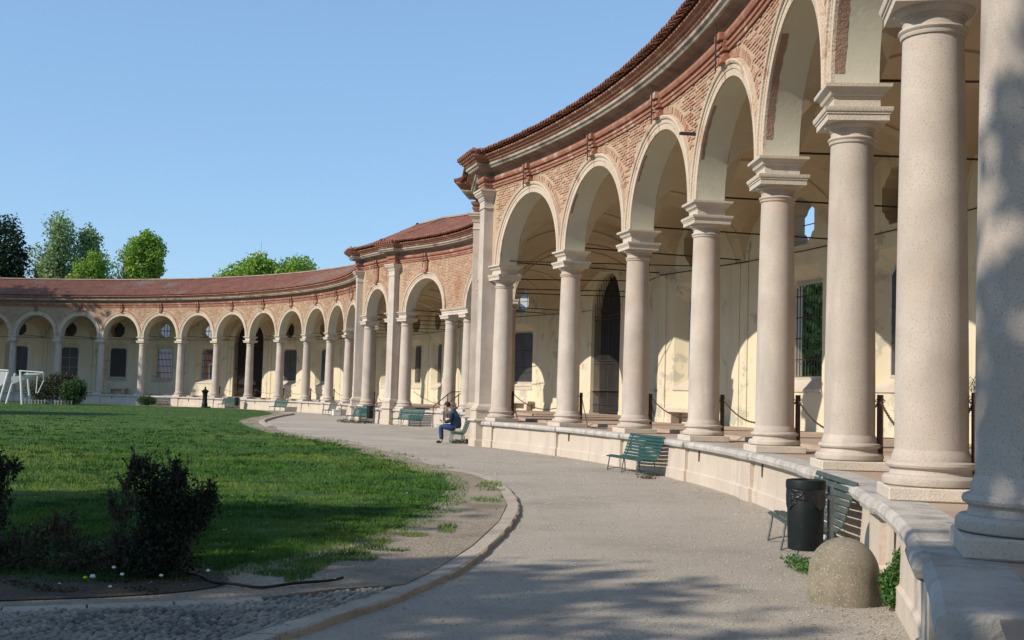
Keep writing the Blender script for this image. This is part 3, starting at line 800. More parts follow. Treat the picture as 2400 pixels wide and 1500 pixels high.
# bare strips where the plaster has fallen from the front of the soffits
M['bare'] = mat('bare_soffit_brick', (.27, .17, .13), (.34, .23, .17), 3, .95, .02, 30)
for i in range(1, 8):
    tc = stA[i]+PA/2; r = PA/2-.31-.004; mb = MB()
    wd = (.05, .045, .06, .12, .14, .13, .12)[i-1]
    vs = []; N_ = 16; a0_, a1_ = radians((30, 34, 24, 8, 4, 10, 8)[i-1]), radians((48, 56, 60, 62, 50, 60, 40)[i-1])
    for q in range(N_+1):
        th = a0_+(a1_-a0_)*q/N_
        for d in (-.298, -.298+wd+random.uniform(-.012, .012)): vs.append(A.P(tc-r*cos(th), d, ZS+r*sin(th)))
    mb.add(vs, [(2*q, 2*q+1, 2*q+3, 2*q+2) for q in range(N_)])
    mb.build('exposed_brick', M['bare'], wingA)
fix_parent(wingA)

# ------------------------------------------------------------------ wing M
bricks = []
am = [radians(x) for x in (-32.15, -17.8, -11.6, 11.6, 17.8, 32.15)]
tm = [RM*(a+radians(32.15)) for a in am]; tm[0] = .60; tm[5] = LM-.60
tm = [tm[0], tm[1], tm[2], tm[3], tm[4], tm[5]]
for i, t in enumerate(tm): make_column(wingM, Mi.P(t, 0, 0), Mi.n(t), impost=(i in (0, 5)))
arch_wall(wingM, Mi, tm[0], tm[1], bricks); lintel_bay(wingM, Mi, tm[1], tm[2], bricks)
arch_wall(wingM, Mi, tm[2], tm[3], bricks); lintel_bay(wingM, Mi, tm[3], tm[4], bricks); arch_wall(wingM, Mi, tm[4], tm[5], bricks)
for (a_, b_) in ((0, tm[0]), (tm[5], LM)):
    mb = MB(); solid_bit(mb, Mi, a_, b_); mb.build('pier_wall', [M['mortar'], M['soffit']], wingM)
place_bricks(wingM, bricks, 0)
mouldings(wingM, PATH_M); roof(wingM, PATH_M)
for i in range(5):
    a_, b_ = (0.4 if i == 0 else tm[i]), (LM-.4 if i == 4 else tm[i+1])
    if i == 1:
        base_wall(wingM, Mi, tm[1], tm[1]+.40, [tm[1]]); continue
    if i == 2: a_ = tm[2]-.40
    base_wall(wingM, Mi, a_, b_, [tm[i]] if i else [tm[0]], slots=[(a_+b_)/2] if i in (0, 4) else [])
base_wall(wingM, Mi, tm[5]-.3, LM-.35, [tm[5]])
floor_strip(wingM, PATH_M)
kM = Mi.k(D); s3 = D*tan(math.acos(min(1, 1/mV3.length)))*RM/(RM+D); s2m = D*tan(math.acos(min(1, 1/mV2.length)))*RM/(RM+D)
wm = [s3, RM*radians(32.15-14.7), RM*radians(32.15+14.7), LM-s2m]
wall_bay(wingM, Mi, wm[0], wm[1], 'dark', 'open', tcn=(wm[0]+wm[1])/2-.35); wall_bay(wingM, Mi, wm[1], wm[2], 'door', tcn=(wm[1]+wm[2])/2-.75); wall_bay(wingM, Mi, wm[2], wm[3], 'dark', 'dark')
mb = MB(); vault_bay(mb, Mi, 0, (tm[1]+tm[2])/2, wm[0], wm[1], tm[0], tm[1]); vault_bay(mb, Mi, (tm[1]+tm[2])/2, (tm[3]+tm[4])/2, wm[1], wm[2], tm[2], tm[3]); vault_bay(mb, Mi, (tm[3]+tm[4])/2, LM, wm[2], wm[3], tm[4], tm[5])
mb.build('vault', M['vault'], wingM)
for t in tm[1:5]: rod(wingM, Mi, t)
rod(wingM, Mi, tm[0], s3+.3); rod(wingM, Mi, tm[5], LM-s2m-.3)
for q in range(3):
    mb = MB(); mb.tube([Mi.P(tm[0]+.2+q*.1, .15+q*1.2, 5.98), Mi.P(tm[1]+.8, .4+q*1.6, 5.98)], .02, 5); mb.build('tie_rod', M['rod'], wingM)
fix_parent(wingM)

# ------------------------------------------------------------------ wing B
bricks = []
stB = [k*PB for k in range(-3, 11)]; t10 = 10*PB; ext = (tV4-.55-t10)/4
stB += [t10+ext*q for q in range(1, 5)]
for t in stB: make_column(wingB, B.P(t, 0, 0), B.n(t))
for i in range(len(stB)-1): arch_wall(wingB, B, stB[i], stB[i+1], bricks)
bB = [.60, LB.L-.60]
for t in bB: make_column(wingB, LB.P(t, 0, 0), LB.n(t))
arch_wall(wingB, LB, bB[0], bB[1], bricks)
for (sg, a_, b_) in ((LB, 0, bB[0]), (LB, bB[1], LB.L), (B, stB[-1], tV4)):
    mb = MB(); solid_bit(mb, sg, a_, b_); mb.build('pier_wall', [M['mortar'], M['soffit']], wingB)
place_bricks(wingB, bricks, 0)
corner_pilaster(wingB, V4, mV4); corner_pilaster(wingB, V3, mV3)
mouldings(wingB, PATH_B); roof(wingB, PATH_B, budget=60)
for i in range(len(stB)-1):
    base_wall(wingB, B, stB[i], stB[i+1], [stB[i]], slots=[stB[i]+1.6])
base_wall(wingB, B, stB[-1]-.3, tV4-.4, [stB[-1]]); base_wall(wingB, LB, .4, LB.L-.4, bB)
floor_strip(wingB, PATH_B)
s4 = D*tan(math.acos(min(1, 1/mV4.length)))*B.R/(B.R+D); s4l = D*tan(math.acos(min(1, 1/mV4.length))); s3l = D*tan(math.acos(min(1, 1/mV3.length)))
wB = stB[:-1]+[tV4-s4]
kindsB = {5: ('open', 'open'), 6: ('open', 'open'), 7: ('door', ''), 3: ('dark', 'dark'), 4: ('boards', 'dark'), 2: ('dark', 'dark')}
for i in range(len(wB)-1):
    kd, oc = kindsB.get(i, ('dark', 'dark')); wall_bay(wingB, B, wB[i], wB[i+1], kd, oc, white_rail=(i == 3))
wall_bay(wingB, LB, s4l, LB.L-s3l, 'plain', strips=False)
mb = MB()
for i in range(len(wB)-1): vault_bay(mb, B, stB[i], stB[i+1] if i < len(wB)-2 else tV4, wB[i], wB[i+1], stB[i], stB[i+1])
vault_bay(mb, LB, 0, LB.L, s4l, LB.L-s3l, bB[0], bB[1])
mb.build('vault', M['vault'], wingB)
for t in stB: rod(wingB, B, t)
fix_parent(wingB)

# outer skins of the back walls so no light leaks at the foot and top
for w_, path in ((wingA, PATH_A), (wingM, PATH_M), (wingB, PATH_B)):
    mb = MB(); sweep(mb, path, [(D+.02, -.1), (D+.62, -.1), (D+.62, 2.0), (D+.02, 2.0)], cap=False); sweep(mb, path, [(D+.62, 7.45), (D+.62, 9.2)], cap=False)
    o = mb.build('outer_wall', M['cream'], w_); o.matrix_parent_inverse = Matrix.Translation(w_.location).inverted()

# ------------------------------------------------------------------ ground
mb = MB(); mb.add([(-400, -300, 0), (400, -300, 0), (400, 600, 0), (-400, 600, 0)], [(0, 1, 2, 3)])
mb.build('ground', M['gravel'], kind='structure')
kerb_out = [(-14.3, 79.4), (-13.9, 73), (-13.2, 66.5), (-12.25, 59.2), (-10.12, 51.2), (-7.7, 43.8), (-5.5, 39.3), (-3.57, 34.3), (-1.95, 28.6), (-1.0, 25.3), (-.53, 24.4), (-.20, 22.9), (.08, 20.6), (.22, 17.8), (.12, 15.45), (-.14, 12.9), (-.42, 11.1), (-.62, 10.2), (-.92, 9.3), (-1.45, 7.9), (-2.2, 6.2), (-3.4, 4.2)]
lawn_poly = [(-90, 60), (-90, 100), (-48, 100), (-36, 99.3), (-26, 96.2), (-21.5, 94.6), (-17.6, 88.5), (-15.2, 80.5)]+[(x-.22, y-.03) for x, y in kerb_out[:18]]+[(-1.36, 9.86), (-1.8, 9.40), (-2.5, 9.04), (-3.07, 8.82), (-3.6, 8.62), (-5.2, 8.27), (-7, 7.90), (-9, 7.55), (-20, 6.5), (-90, 6.5)]
from mathutils.geometry import delaunay_2d_cdt
def poly_mesh(name, poly, z, mt, parent=None, **k):
    loops = [[Vector((x, y, 0)) for x, y in poly]]
    tri = tessellate_polygon(loops); mb = MB(); mb.add([(x, y, z) for x, y in poly], tri); 
    
    if .03 < z < .05:
        n = len(poly); mb.add([(x, y, z) for x, y in poly]+[(x, y, -.02) for x, y in poly], [(i, (i+1) % n, n+(i+1) % n, n+i) for i in range(n)])
    me = mb.build(name, mt, parent, **k); return me
poly_mesh('worn_soil', lawn_poly, .048, M['soil'], kind='structure')
grass_poly = [(-90, 60), (-90, 99.6), (-48, 99.6), (-36, 98.9), (-26, 95.9), (-21.5, 94.3), (-17.8, 88.2), (-15.6, 80.5), (-14.9, 76), (-14.0, 66.4), (-13.0, 59), (-10.8, 51), (-8.3, 43.6), (-6.0, 39), (-4.1, 34.1), (-2.55, 28.6), (-1.5, 25.0), (-.85, 23.4), (-.62, 20.8), (-.68, 17.5), (-.88, 15.2), (-1.25, 13.35), (-1.85, 11.6), (-2.3, 10.3), (-2.7, 9.7), (-3.6, 9.25), (-4.8, 8.9), (-8, 8.0), (-20, 7.2), (-90, 7)]
def smooth_poly(p, it=1):
    for _ in range(it):
        q = []
        for i in range(len(p)):
            a, b = p[i], p[(i+1) % len(p)]; q += [(a[0]*.75+b[0]*.25, a[1]*.75+b[1]*.25), (a[0]*.25+b[0]*.75, a[1]*.25+b[1]*.75)]
        p = q
    return p
grass_poly = smooth_poly(grass_poly, 2)
def inset_mask(P, poly):
    x, y = P[:, 0], P[:, 1]; ins = np.zeros(len(P), bool); n = len(poly); dist = np.full(len(P), 1e9)
    for i in range(n):
        x1, y1 = poly[i]; x2, y2 = poly[(i+1) % n]
        c = ((y1 > y) != (y2 > y)) & (x < (x2-x1)*(y-y1)/((y2-y1) if y2 != y1 else 1e-9)+x1); ins ^= c
        dx, dy = x2-x1, y2-y1; L2 = dx*dx+dy*dy+1e-12; t = np.clip(((x-x1)*dx+(y-y1)*dy)/L2, 0, 1)
        dist = np.minimum(dist, np.hypot(x-x1-t*dx, y-y1-t*dy))
    return ins, dist
poly_mesh('lawn', [(x, y) for x, y in [(-90, 60), (-90, 99.4), (-48, 99.4), (-36, 98.6), (-26, 95.6), (-22, 94), (-18.2, 88), (-16, 80.5), (-15.2, 76), (-14.4, 66.4), (-13.4, 59), (-11.2, 51), (-8.7, 43.6), (-6.5, 39), (-4.6, 34.1), (-3.05, 28.6), (-2.05, 25.0), (-1.25, 23.4), (-1.0, 20.8), (-1.1, 17.5), (-1.3, 15.2), (-1.7, 13.35), (-2.35, 11.7), (-3.2, 10.6), (-4.2, 9.9), (-8, 8.8), (-20, 8), (-90, 8)]], .053, M['turf'], kind='structure')

M['bed'] = mat('dark_bed_soil', (.055, .042, .03), (.095, .072, .05), 6, .97, .03, 30, speck=(.16, .13, .09), sscale=34)
poly_mesh('planting_bed', smooth_poly([(-9, 9.6), (-5, 10.9), (-3.6, 11.0), (-2.7, 10.8), (-2.35, 10.25), (-2.25, 9.85), (-2.5, 9.45), (-3.0, 9.12), (-3.9, 8.78), (-5.4, 8.42), (-7, 8.05), (-9, 7.8)], 2), .058, M['bed'], kind='structure')
# value noise for clumping
def vnoise(x, y, s, seed=0):
    r = np.random.default_rng(seed).random((64, 64)); X = x/s; Y = y/s; xi = np.floor(X).astype(int); yi = np.floor(Y).astype(int); fx = X-xi; fy = Y-yi
    fx = fx*fx*(3-2*fx); fy = fy*fy*(3-2*fy); g = lambda a, b: r[a % 64, b % 64]
    return (g(xi, yi)*(1-fx)+g(xi+1, yi)*fx)*(1-fy)+(g(xi, yi+1)*(1-fx)+g(xi+1, yi+1)*fx)*fy
def grass(n, ymin, ymax, h0, w0, seed):
    g = np.random.default_rng(seed)
    yy = 1/(1/ymax+(1/ymin-1/ymax)*g.random(n)); xx = np.where(g.random(n) < .78, (g.random(n)*1.12-1.02)*.5*yy, -.5*yy-(g.random(n)**1.5)*.9*yy)
    P = np.stack([xx, yy], 1); ins, dist = inset_mask(P, grass_poly)
    cl = vnoise(xx, yy, .35, 3)*.6+vnoise(xx, yy, 1.3, 4)*.5
    inb, db = inset_mask(P, [(-9, 9.2), (-5, 10.4), (-3.6, 10.5), (-2.75, 10.4), (-2.5, 10.0), (-2.5, 9.5), (-3.9, 8.78), (-9, 7.8)]); ins &= ~(inb & (db*2.2 > g.random(n)))
    keep = (ins & ((dist > .55) | (g.random(n) < .18+dist*1.3*cl*1.6)) & (cl > .12+.1*g.random(n))) | (~ins & (dist < .6) & (cl > .74) & (g.random(n) < .6))
    P = P[keep]; cl = cl[keep]; n = len(P); dist_c = P[:, 1]
    h = h0*(.45+cl*.9)*(.6+.8*g.random(n))*np.clip(dist_c/20, .8, 1.2); w = w0*np.clip(dist_c/12, .8, 6)*(.7+.6*g.random(n))
    a = g.random(n)*2*pi; lean = g.normal(0, .5, (n, 2))*h[:, None]
    b = np.stack([np.cos(a)*w, np.sin(a)*w], 1)
    z0 = np.full(n, .048)
    V = np.zeros((n, 3, 3)); V[:, 0, :2] = P-b; V[:, 1, :2] = P+b; V[:, 2, :2] = P+lean; V[:, 0, 2] = z0; V[:, 1, 2] = z0; V[:, 2, 2] = z0+h
    return V.reshape(-1, 3)
def tufts(n, per, seed):
    g = np.random.default_rng(seed); cy = 1/(1/60+(1/8.8-1/60)*g.random(n)); cx = (g.random(n)*1.5-1.4)*.5*cy
    P = np.stack([cx, cy], 1); ins, dist = inset_mask(P, grass_poly); k = ins & (dist > .25); P = P[k]; cl = vnoise(P[:, 0], P[:, 1], 1.3, 4); P = P[cl > .35]; n = len(P)
    R_ = (.05+.10*g.random(n))*np.clip(P[:, 1]/16, .8, 1.6); C = np.repeat(P, per, 0); Rr = np.repeat(R_, per); m = len(C)
    a = g.random(m)*2*pi; rr = np.sqrt(g.random(m))*Rr; B0 = C+np.stack([np.cos(a)*rr, np.sin(a)*rr*.8], 1)
    h = (.035+.04*g.random(m))*np.clip(C[:, 1]/20, .8, 1.2); w = .0045*np.clip(C[:, 1]/10, .8, 4); th = g.random(m)*2*pi
    b = np.stack([np.cos(th)*w, np.sin(th)*w], 1); V = np.zeros((m, 3, 3)); V[:, 0, :2] = B0-b; V[:, 1, :2] = B0+b; V[:, 2, :2] = B0+(B0-C)*.8+g.normal(0, .012, (m, 2)); V[:, :2, 2] = .048; V[:, 2, 2] = .048+h
    return V.reshape(-1, 3)
M['grass_dark'] = mat('coarse_grass', (.022, .075, .010), (.04, .12, .014), .8, .75)
np_mesh('grass_tufts', tufts(4300, 30, 9), 3, M['grass_dark'], label='coarser darker grass tufts standing out of the lawn', cat='grass', kind='stuff')
Vg = np.concatenate([grass(640000, 8.5, 100, .034, .0032, 1), grass(90000, 8.5, 40, .055, .0035, 2)])
np_mesh('grass', Vg, 3, M['grass'], label='short green lawn grass with lighter and darker tufts', cat='grass', kind='stuff')

# kerb stones
kerb = empty('kerb', (0, 0, 0), kind='structure')
def resample(pts, step):
    pts = [Vector((*p, 0)) for p in pts]; out = [pts[0]]; rest = 0
    cum = [0]
    for i in range(1, len(pts)): cum.append(cum[-1]+(pts[i]-pts[i-1]).length)
    n = int(cum[-1]/step); 
    for k in range(1, n+1):
        s_ = k*step; i = min(len(pts)-2, max(0, int(np.searchsorted(cum, s_))-1)); f = (s_-cum[i])/(cum[i+1]-cum[i]); out.append(pts[i].lerp(pts[i+1], f))
    return out
def smooth_open(p, it=2):
    for _ in range(it):
        q = [p[0]]
        for i in range(len(p)-1):
            a, b = p[i], p[i+1]; q += [(a[0]*.75+b[0]*.25, a[1]*.75+b[1]*.25), (a[0]*.25+b[0]*.75, a[1]*.25+b[1]*.75)]
        p = q+[p[-1]]
    return p
kp = resample(smooth_open(kerb_out), .3)
def kerb_run(pts, width, hgt, per=4, jit=.012):
    for i0 in range(0, len(pts)-1, per):
        seg = pts[i0:i0+per+1]
        if len(seg) < 2: break
        mb = MB(); j = [random.uniform(-jit, jit) for _ in range(3)]; vs = []
        for q, p in enumerate(seg):
            a = pts[max(0, i0+q-1)]; b = pts[min(len(pts)-1, i0+q+1)]; d = (b-a).normalized(); nrm = Vector((d.y, -d.x, 0))
            g = .008 if q == 0 else (-.008 if q == len(seg)-1 else 0)
            e = random.uniform(-.03, .008)*(random.random() < .6)
            pp = p+d*g
            for (o_, z) in ((-width, -.02), (-width, hgt*.45), (-width+.02, hgt*.7), (-.03, hgt+j[0]*.5), (e, hgt*.8), (e+.01, -.02)):
                v = pp-nrm*o_; vs.append((v.x, v.y, z+j[1]*.3 if z > 0 else z))
        n = 6; fs = []
        for q in range(len(seg)-1):
            for k in range(n-1): fs.append((q*n+k, q*n+k+1, (q+1)*n+k+1, (q+1)*n+k))
        fs += [tuple(range(n)), tuple((len(seg)-1)*n+k for k in reversed(range(n)))]
        mb.add(vs, fs); mb.build('kerb_stone', M['kerb'], kerb)
kerb_run(kp[:int(29/.3)], .30, .10)
near_i = [i for i, p in enumerate(kp) if p.y < 25.5 and p.y > 6.5]
kerb_run([p for p in kp if p.y < 25.6], .27, .052, per=5, jit=.006)
# narrow pale kerb between planting bed and cobbles
kerb_run([Vector((x, y, 0)) for x, y in [(-9, 7.6), (-7, 7.95), (-5.2, 8.32), (-3.6, 8.66), (-3.07, 8.86), (-2.5, 9.08), (-1.9, 9.38)]], .13, .05, per=1, jit=.01)

# cobbles
cob_poly = [(-9, 6), (-9, 7.5), (-3.6, 8.58), (-3.07, 8.78), (-2.5, 9.0), (-1.8, 9.35), (-1.36, 9.82), (-.95, 10.3), (-1.02, 9.5), (-1.36, 8.3), (-1.9, 7.0), (-2.4, 6)]
poly_mesh('cobble_bed', cob_poly, .02, M['cobble_bed'], kind='structure')
cob = empty('cobble_pavement', (0, 0, 0), kind='structure')
CB = []
for q in range(4):
    mb = MB(); mb.lathe([(.5, -.2), (.5, .15), (.42, .45), (.25, .65), (.06, .72)], 8)
    mb.v = [(x*(1+random.uniform(-.12, .12)), y*(1+random.uniform(-.12, .12)), z+random.uniform(-.04, .04)) for x, y, z in mb.v]
    o = mb.build('cobble', M['cobble'], smooth=True); CB.append(o.data); bpy.data.objects.remove(o)
cl_ = []
for r_ in range(82):
    for c_ in range(104):
        y = 7.0+r_*.047; x = -5.0+c_*.068+(.034 if r_ % 2 else 0)-.5*(y-8)
        cl_.append((x+random.uniform(-.012, .012), y+random.uniform(-.01, .01)))
arr = np.array(cl_); ins, dd = inset_mask(arr, cob_poly); sel = arr[ins & (dd > .02)]
sel = sel[(sel[:, 1] > 7.2) & (sel[:, 0] > -.47*sel[:, 1])]
ordr = np.argsort(np.hypot(sel[:, 0]+2.5, (sel[:, 1]-8.2)*1.0)+np.where(sel[:, 1] < 7.95, 5, 0)); sel = sel[ordr]
mbc = MB()
for i, (x, y) in enumerate(sel):
    sx, sy, sz = .066*random.uniform(.75, 1.12), .043*random.uniform(.75, 1.15), .034*random.uniform(.6, 1.3); rz = -.45+random.uniform(-.35, .35)
    if i < 295: inst(random.choice(CB), 'cobble', (x, y, .018), rz, (sx, sy, sz), cob)
    else:
        Mx = Matrix.Translation((x, y, .018)) @ Matrix.Rotation(rz, 4, 'Z') @ Matrix.Diagonal((sx, sy, sz, 1)); mbc.lathe([(.5, -.2), (.5, .15), (.42, .45), (.25, .65), (.06, .72)], 8, M=Mx)
mbc.build('cobbles', M['cobble'], cob, smooth=True, kind='stuff')

# loose pebbles and litter on the path and the worn soil
g = np.random.default_rng(5)
def pebbles(n, name, mt, s0, ymin, ymax, xl, xr, poly=None, z=.004, **k):
    yy = 1/(1/ymax+(1/ymin-1/ymax)*g.random(n)); xx = xl*yy+(xr-xl)*yy*g.random(n)
    s = s0*(.5+g.random(n)**2*1.6)*np.clip(yy/11, .8, 3)
    base = np.array([(1, 0, 0), (0, 1, 0), (-1, 0, 0), (0, -1, 0), (0, 0, .9)]); tris = [(0, 1, 4), (1, 2, 4), (2, 3, 4), (3, 0, 4)]
    a = g.random(n)*6.28; ca, sa = np.cos(a), np.sin(a); asp = .6+.6*g.random(n)
    V = np.zeros((n, 4, 3, 3))
    for ti, t in enumerate(tris):
        for vi, q in enumerate(t):
            bx, by, bz = base[q]; lx = bx*s; ly = by*s*asp
            V[:, ti, vi, 0] = xx+lx*ca-ly*sa; V[:, ti, vi, 1] = yy+lx*sa+ly*ca; V[:, ti, vi, 2] = z+bz*s*.7
    np_mesh(name, V.reshape(-1, 3), 3, mt, **k)
pebbles(16000, 'gravel', M['pebble'], .006, 7.5, 40, -.10, .36, label='loose pale pebbles scattered over the gravel path', cat='gravel', kind='stuff')

def flecks(n, name, mt, x0, x1, y0, y1, size, seed, fn=None, **k):
    g2 = np.random.default_rng(seed); xx = x0+(x1-x0)*g2.random(n); yy = y0+(y1-y0)*g2.random(n)
    if fn is not None: xx, yy = fn(g2, n)
    a = g2.random(n)*6.28; s_ = size*(.4+g2.random(n)); z = .004+.012*g2.random(n)
    V = np.zeros((n, 4, 3)); 
    for q, (u, v) in enumerate(((-1, 0), (0, -.5), (1, 0), (0, .5))):
        V[:, q, 0] = xx+s_*(u*np.cos(a)-v*np.sin(a)); V[:, q, 1] = yy+s_*(u*np.sin(a)+v*np.cos(a)); V[:, q, 2] = z+(.008*g2.random(n) if q % 2 else 0)
    np_mesh(name, V.reshape(-1, 3), 4, mt, **k)
M['litter'] = mat('dry_litter', (.30, .23, .14), (.50, .44, .33), 20, .9)
def along_wall(g2, n):
    t = tV1+(TA1-tV1)*g2.random(n); a = A.a0-t/A.R; r = A.R-.52-np.abs(g2.normal(0, .35, n)); return A.C[0]+r*np.cos(a), A.C[1]+r*np.sin(a)
def on_lawn(g2, n):
    y = 1/(1/45+(1/9.5-1/45)*g2.random(n)); return -.45*y*g2.random(n)-.3, y
M['daisy'] = mat('daisy_white', (.75, .75, .70), rough=.9)
flecks(260, 'daisies', M['daisy'], 0, 0, 0, 0, .012, 74, lambda g2, n: on_lawn(g2, n), label='tiny white daisies dotted over the lawn', cat='flowers', kind='stuff')
bpy.data.objects['daisies'].location.z = .075
flecks(2600, 'leaf_litter', M['litter'], 0, 0, 0, 0, .016, 71, along_wall, label='dry leaf litter gathered along the foot of the near plinth', cat='litter', kind='stuff')
flecks(1500, 'leaf_litter', M['litter'], -1, 3.6, 8, 22, .012, 72, None, label='scattered dry flecks lying on the open gravel path', cat='litter', kind='stuff')

# ------------------------------------------------------------------ benches
def bench_proto(slm, irm):
    t = empty('bench')
    prof = [(-.03, .335, .25), (.045, .352, .05), (.12, .350, -.12), (.195, .338, -.12), (.27, .333, .15), (.34, .352, .65), (.385, .41, 1.05), (.412, .48, 1.22), (.435, .55, 1.26), (.457, .62, 1.26), (.48, .69, 1.26), (.503, .76, 1.26), (.527, .83, 1.22)]
    for (y, z, a) in prof:
        mb = MB(); mb.box(-1.05, 1.05, -.029, .029, -.012, .012, Matrix.Translation((0, y, z)) @ Matrix.Rotation(a, 4, 'X'), bev=.006)
        mb.build('slat', slm, t)
    for x in (-.92, 0, .92):
        mb = MB(); pts = [(x, y-sin(a)*-.022, z-cos(a)*.022) for (y, z, a) in prof]
        pts = [(x, y+sin(a)*.022, z-cos(a)*.022) for (y, z, a) in prof]
        mb.tube(pts, .014, 6); mb.build('side_frame', irm, t)
        mb = MB(); mb.tube([(x, .0, .325), (x, -.02, .30), (x, -.05, .12), (x, -.07, .01)], .014, 6); mb.build('leg', irm, t)
        mb = MB(); mb.tube([(x, .33, .33), (x, .36, .2), (x, .37, .01)], .014, 6); mb.build('leg', irm, t)
        mb = MB(); mb.tube([(x, -.06, .02), (x, .05, .055), (x, .16, .07), (x, .27, .055), (x, .36, .02)], .01, 5); mb.build('foot_brace', irm, t)
    return t
bG = bench_proto(M['green'], M['bench_iron']); bF = bench_proto(M['green_grey'], M['bench_iron'])
GB = 'slatted park benches along the foot of the arcade'
def place_bench(src, x, y, front, label, used={}):
    """front: unit vector the bench faces"""
    o = src if id(src) not in used else copy_tree(src); used[id(src)] = 1
    o.location = (x, y, 0); f = Vector((*front, 0)).normalized(); o.rotation_euler = (0, 0, atan2(f.y, f.x)+pi/2)
    tag(o, label, 'bench', GB); return o
def inwards(seg, t): n = seg.n(t); return (-n.x, -n.y)
kf = lambda k: A.P(k*PA, 0, 0)
place_bench(bG, 2.60, 26.75, (-.965, -.26), 'green slatted bench standing alone before the near arcade plinth, striped shadow behind it')
place_bench(bF, 3.15, 13.45, (-.995, .06), 'dull green slatted bench half hidden behind the litter bin on a pole')
pb = place_bench(bG, -1.93, 40.95, (-.995, -.09), 'green slatted bench seen end-on with the man in blue sitting on it')
place_bench(bG, -5.25, 59.35, (-.76, -.65), 'green slatted bench left of the steps below the first arch of the middle wing')
place_bench(bG, -8.35, 63.9, inwards(LB, 1), 'green slatted bench with a litter bin at its right end, weeds under it')
place_bench(bF, -12.4, 80.6, inwards(B, 10.2*PB), 'small grey-green bench beside a white box at the far plinth')
place_bench(bG, -17.6, 89.6, inwards(B, 7.6*PB), 'green bench on the gravel just behind the tip of the lawn')
place_bench(bG, -22.9, 96.1, inwards(B, 5.7*PB), 'green bench right of the cast iron drinking fountain')
place_bench(bF, -29.9, 100.9, inwards(B, 3.6*PB), 'pale grey bench behind the round flower bush at the far left')

# litter bins
def bin_thing(name, x, y, label, pole_dx, big=True):
    t = empty(name, (x, y, 0), 0, label=label, cat='litter bin', group='dark green litter bins')
    mb = MB(); mb.lathe([(.155, .26), (.165, .27), (.172, .5), (.176, .84), (.17, .85)], 28); mb.build('body', M['binm'], t, smooth='auto')
    mb = MB(); mb.lathe([(.178, .84), (.19, .845), (.19, .905), (.182, .925), (.15, .93), (.145, .90)], 28, cap=False); mb.build('rim', M['binm'], t, smooth='auto')
    mb = MB(); pts = []
    n = 40
    vs = []
    for i in range(n):
        a = 2*pi*i/n; rr = .181+.006*sin(9*a)+random.uniform(-.003, .004); zl = .70+.05*sin(3*a+1)+random.uniform(-.015, .015)
        vs += [(rr*cos(a), rr*sin(a), .85), (rr*1.02*cos(a), rr*1.02*sin(a), (.85+zl)/2), (rr*1.0*cos(a), rr*1.0*sin(a), zl)]
    mb.add(vs, [(3*i+j, 3*((i+1) % n)+j, 3*((i+1) % n)+j+1, 3*i+j+1) for i in range(n) for j in range(2)])
    mb.build('bin_bag', M['bag'], t, smooth=True)
    mb = MB(); mb.tube([(pole_dx, .06, 0), (pole_dx, .06, .87)], .032, 10); mb.build('pole', M['steel'], t, smooth='auto')
    mb = MB(); mb.tube([(pole_dx, .06, .79), (.16, .02, .79)], .014, 6); mb.tube([(pole_dx, .06, .45), (.15, .02, .45)], .014, 6); mb.box(pole_dx-.04, pole_dx+.04, .02, .10, .74, .78); mb.build('bracket', M['steel'], t)
    return t
bin_thing('litter_bin', 2.88, 11.55, 'black-green litter bin with a bag on a steel pole, in front of the nearest bench', .255)
bin_thing('litter_bin', -7.32, 62.6, 'green litter bin standing between a bench and the corner pilaster of the far wing', .23)
bin_thing('litter_bin', -21.75, 94.95, 'small dark litter bin at the right end of the far bench by the fountain', .23)

# dome bollard
mb = MB(); pr = [(.30, -.05), (.302, .05), (.298, .14), (.29, .24)]
for i in range(1, 10): a = pi/2*i/9; pr.append((.29*cos(a)+.002, .24+.30*sin(a)))
mb.lathe(pr, 40)
tag(mb.build('dome_bollard', M['concrete'], smooth='auto'), 'mossy dome-topped stone bollard beside the litter bin', 'bollard').location = (2.86, 10.15, 0)

# ------------------------------------------------------------------ iron posts and chains on the plinth
def post(p, nrm, label):
    t = empty('chain_post', p, atan2(nrm.y, nrm.x), label=label, cat='post', group='iron chain posts between the columns')
    mb = MB(); mb.box(-.035, .035, -.035, .035, 0, .86, bev=.004); mb.build('shaft', M['iron_rust'], t)
    mb = MB(); mb.tube([(-.04, 0, .80), (-.065, 0, .78), (-.04, 0, .76)], .008, 5); mb.tube([(.04, 0, .80), (.065, 0, .78), (.04, 0, .76)], .008, 5); mb.build('eyelet', M['steel'], t)
    return t
_link = {}
def chain(pts, label):
    """pts: list of Vectors along the chain"""
    mb = MB(); L = 0; seg = []
    for i in range(len(pts)-1): seg.append((pts[i+1]-pts[i]).length)
    tot = sum(seg); n = int(tot/.05)
    def at(s_):
        for i, l in enumerate(seg):
            if s_ <= l or i == len(seg)-1: return pts[i].lerp(pts[i+1], min(1, s_/l)), (pts[i+1]-pts[i]).normalized()
            s_ -= l
    for k in range(n):
        p, d = at((k+.5)*tot/n); up = Vector((0, 0, 1)); s1 = d.cross(up).normalized(); s2 = s1.cross(d)
        w = s1 if k % 2 else s2
        ring = []
        for q in range(7):
            a = 2*pi*q/6; ring.append(p+d*.034*cos(a)+w*.016*sin(a))
        mb.tube(ring, .0065, 4, cap=False)
    o = mb.build('chain', M['iron_rust']); tag(o, label, 'chain', 'iron chains hung between the posts'); return o
def sag(a, b, s_=.42, n=14):
    return [a.lerp(b, i/n)-Vector((0, 0, 4*s_*(i/n)*(1-i/n))) for i in range(n+1)]
words = ['first', 'second', 'third', 'fourth', 'fifth', 'sixth', 'seventh', 'eighth', 'ninth']
posts = []
for k in range(9):
    t = stA[k]+.10; p = A.P(t, .37, .94); posts.append(p)
    post(p, A.n(t), 'black iron post behind the %s near wing column counted from the far corner' % words[k])
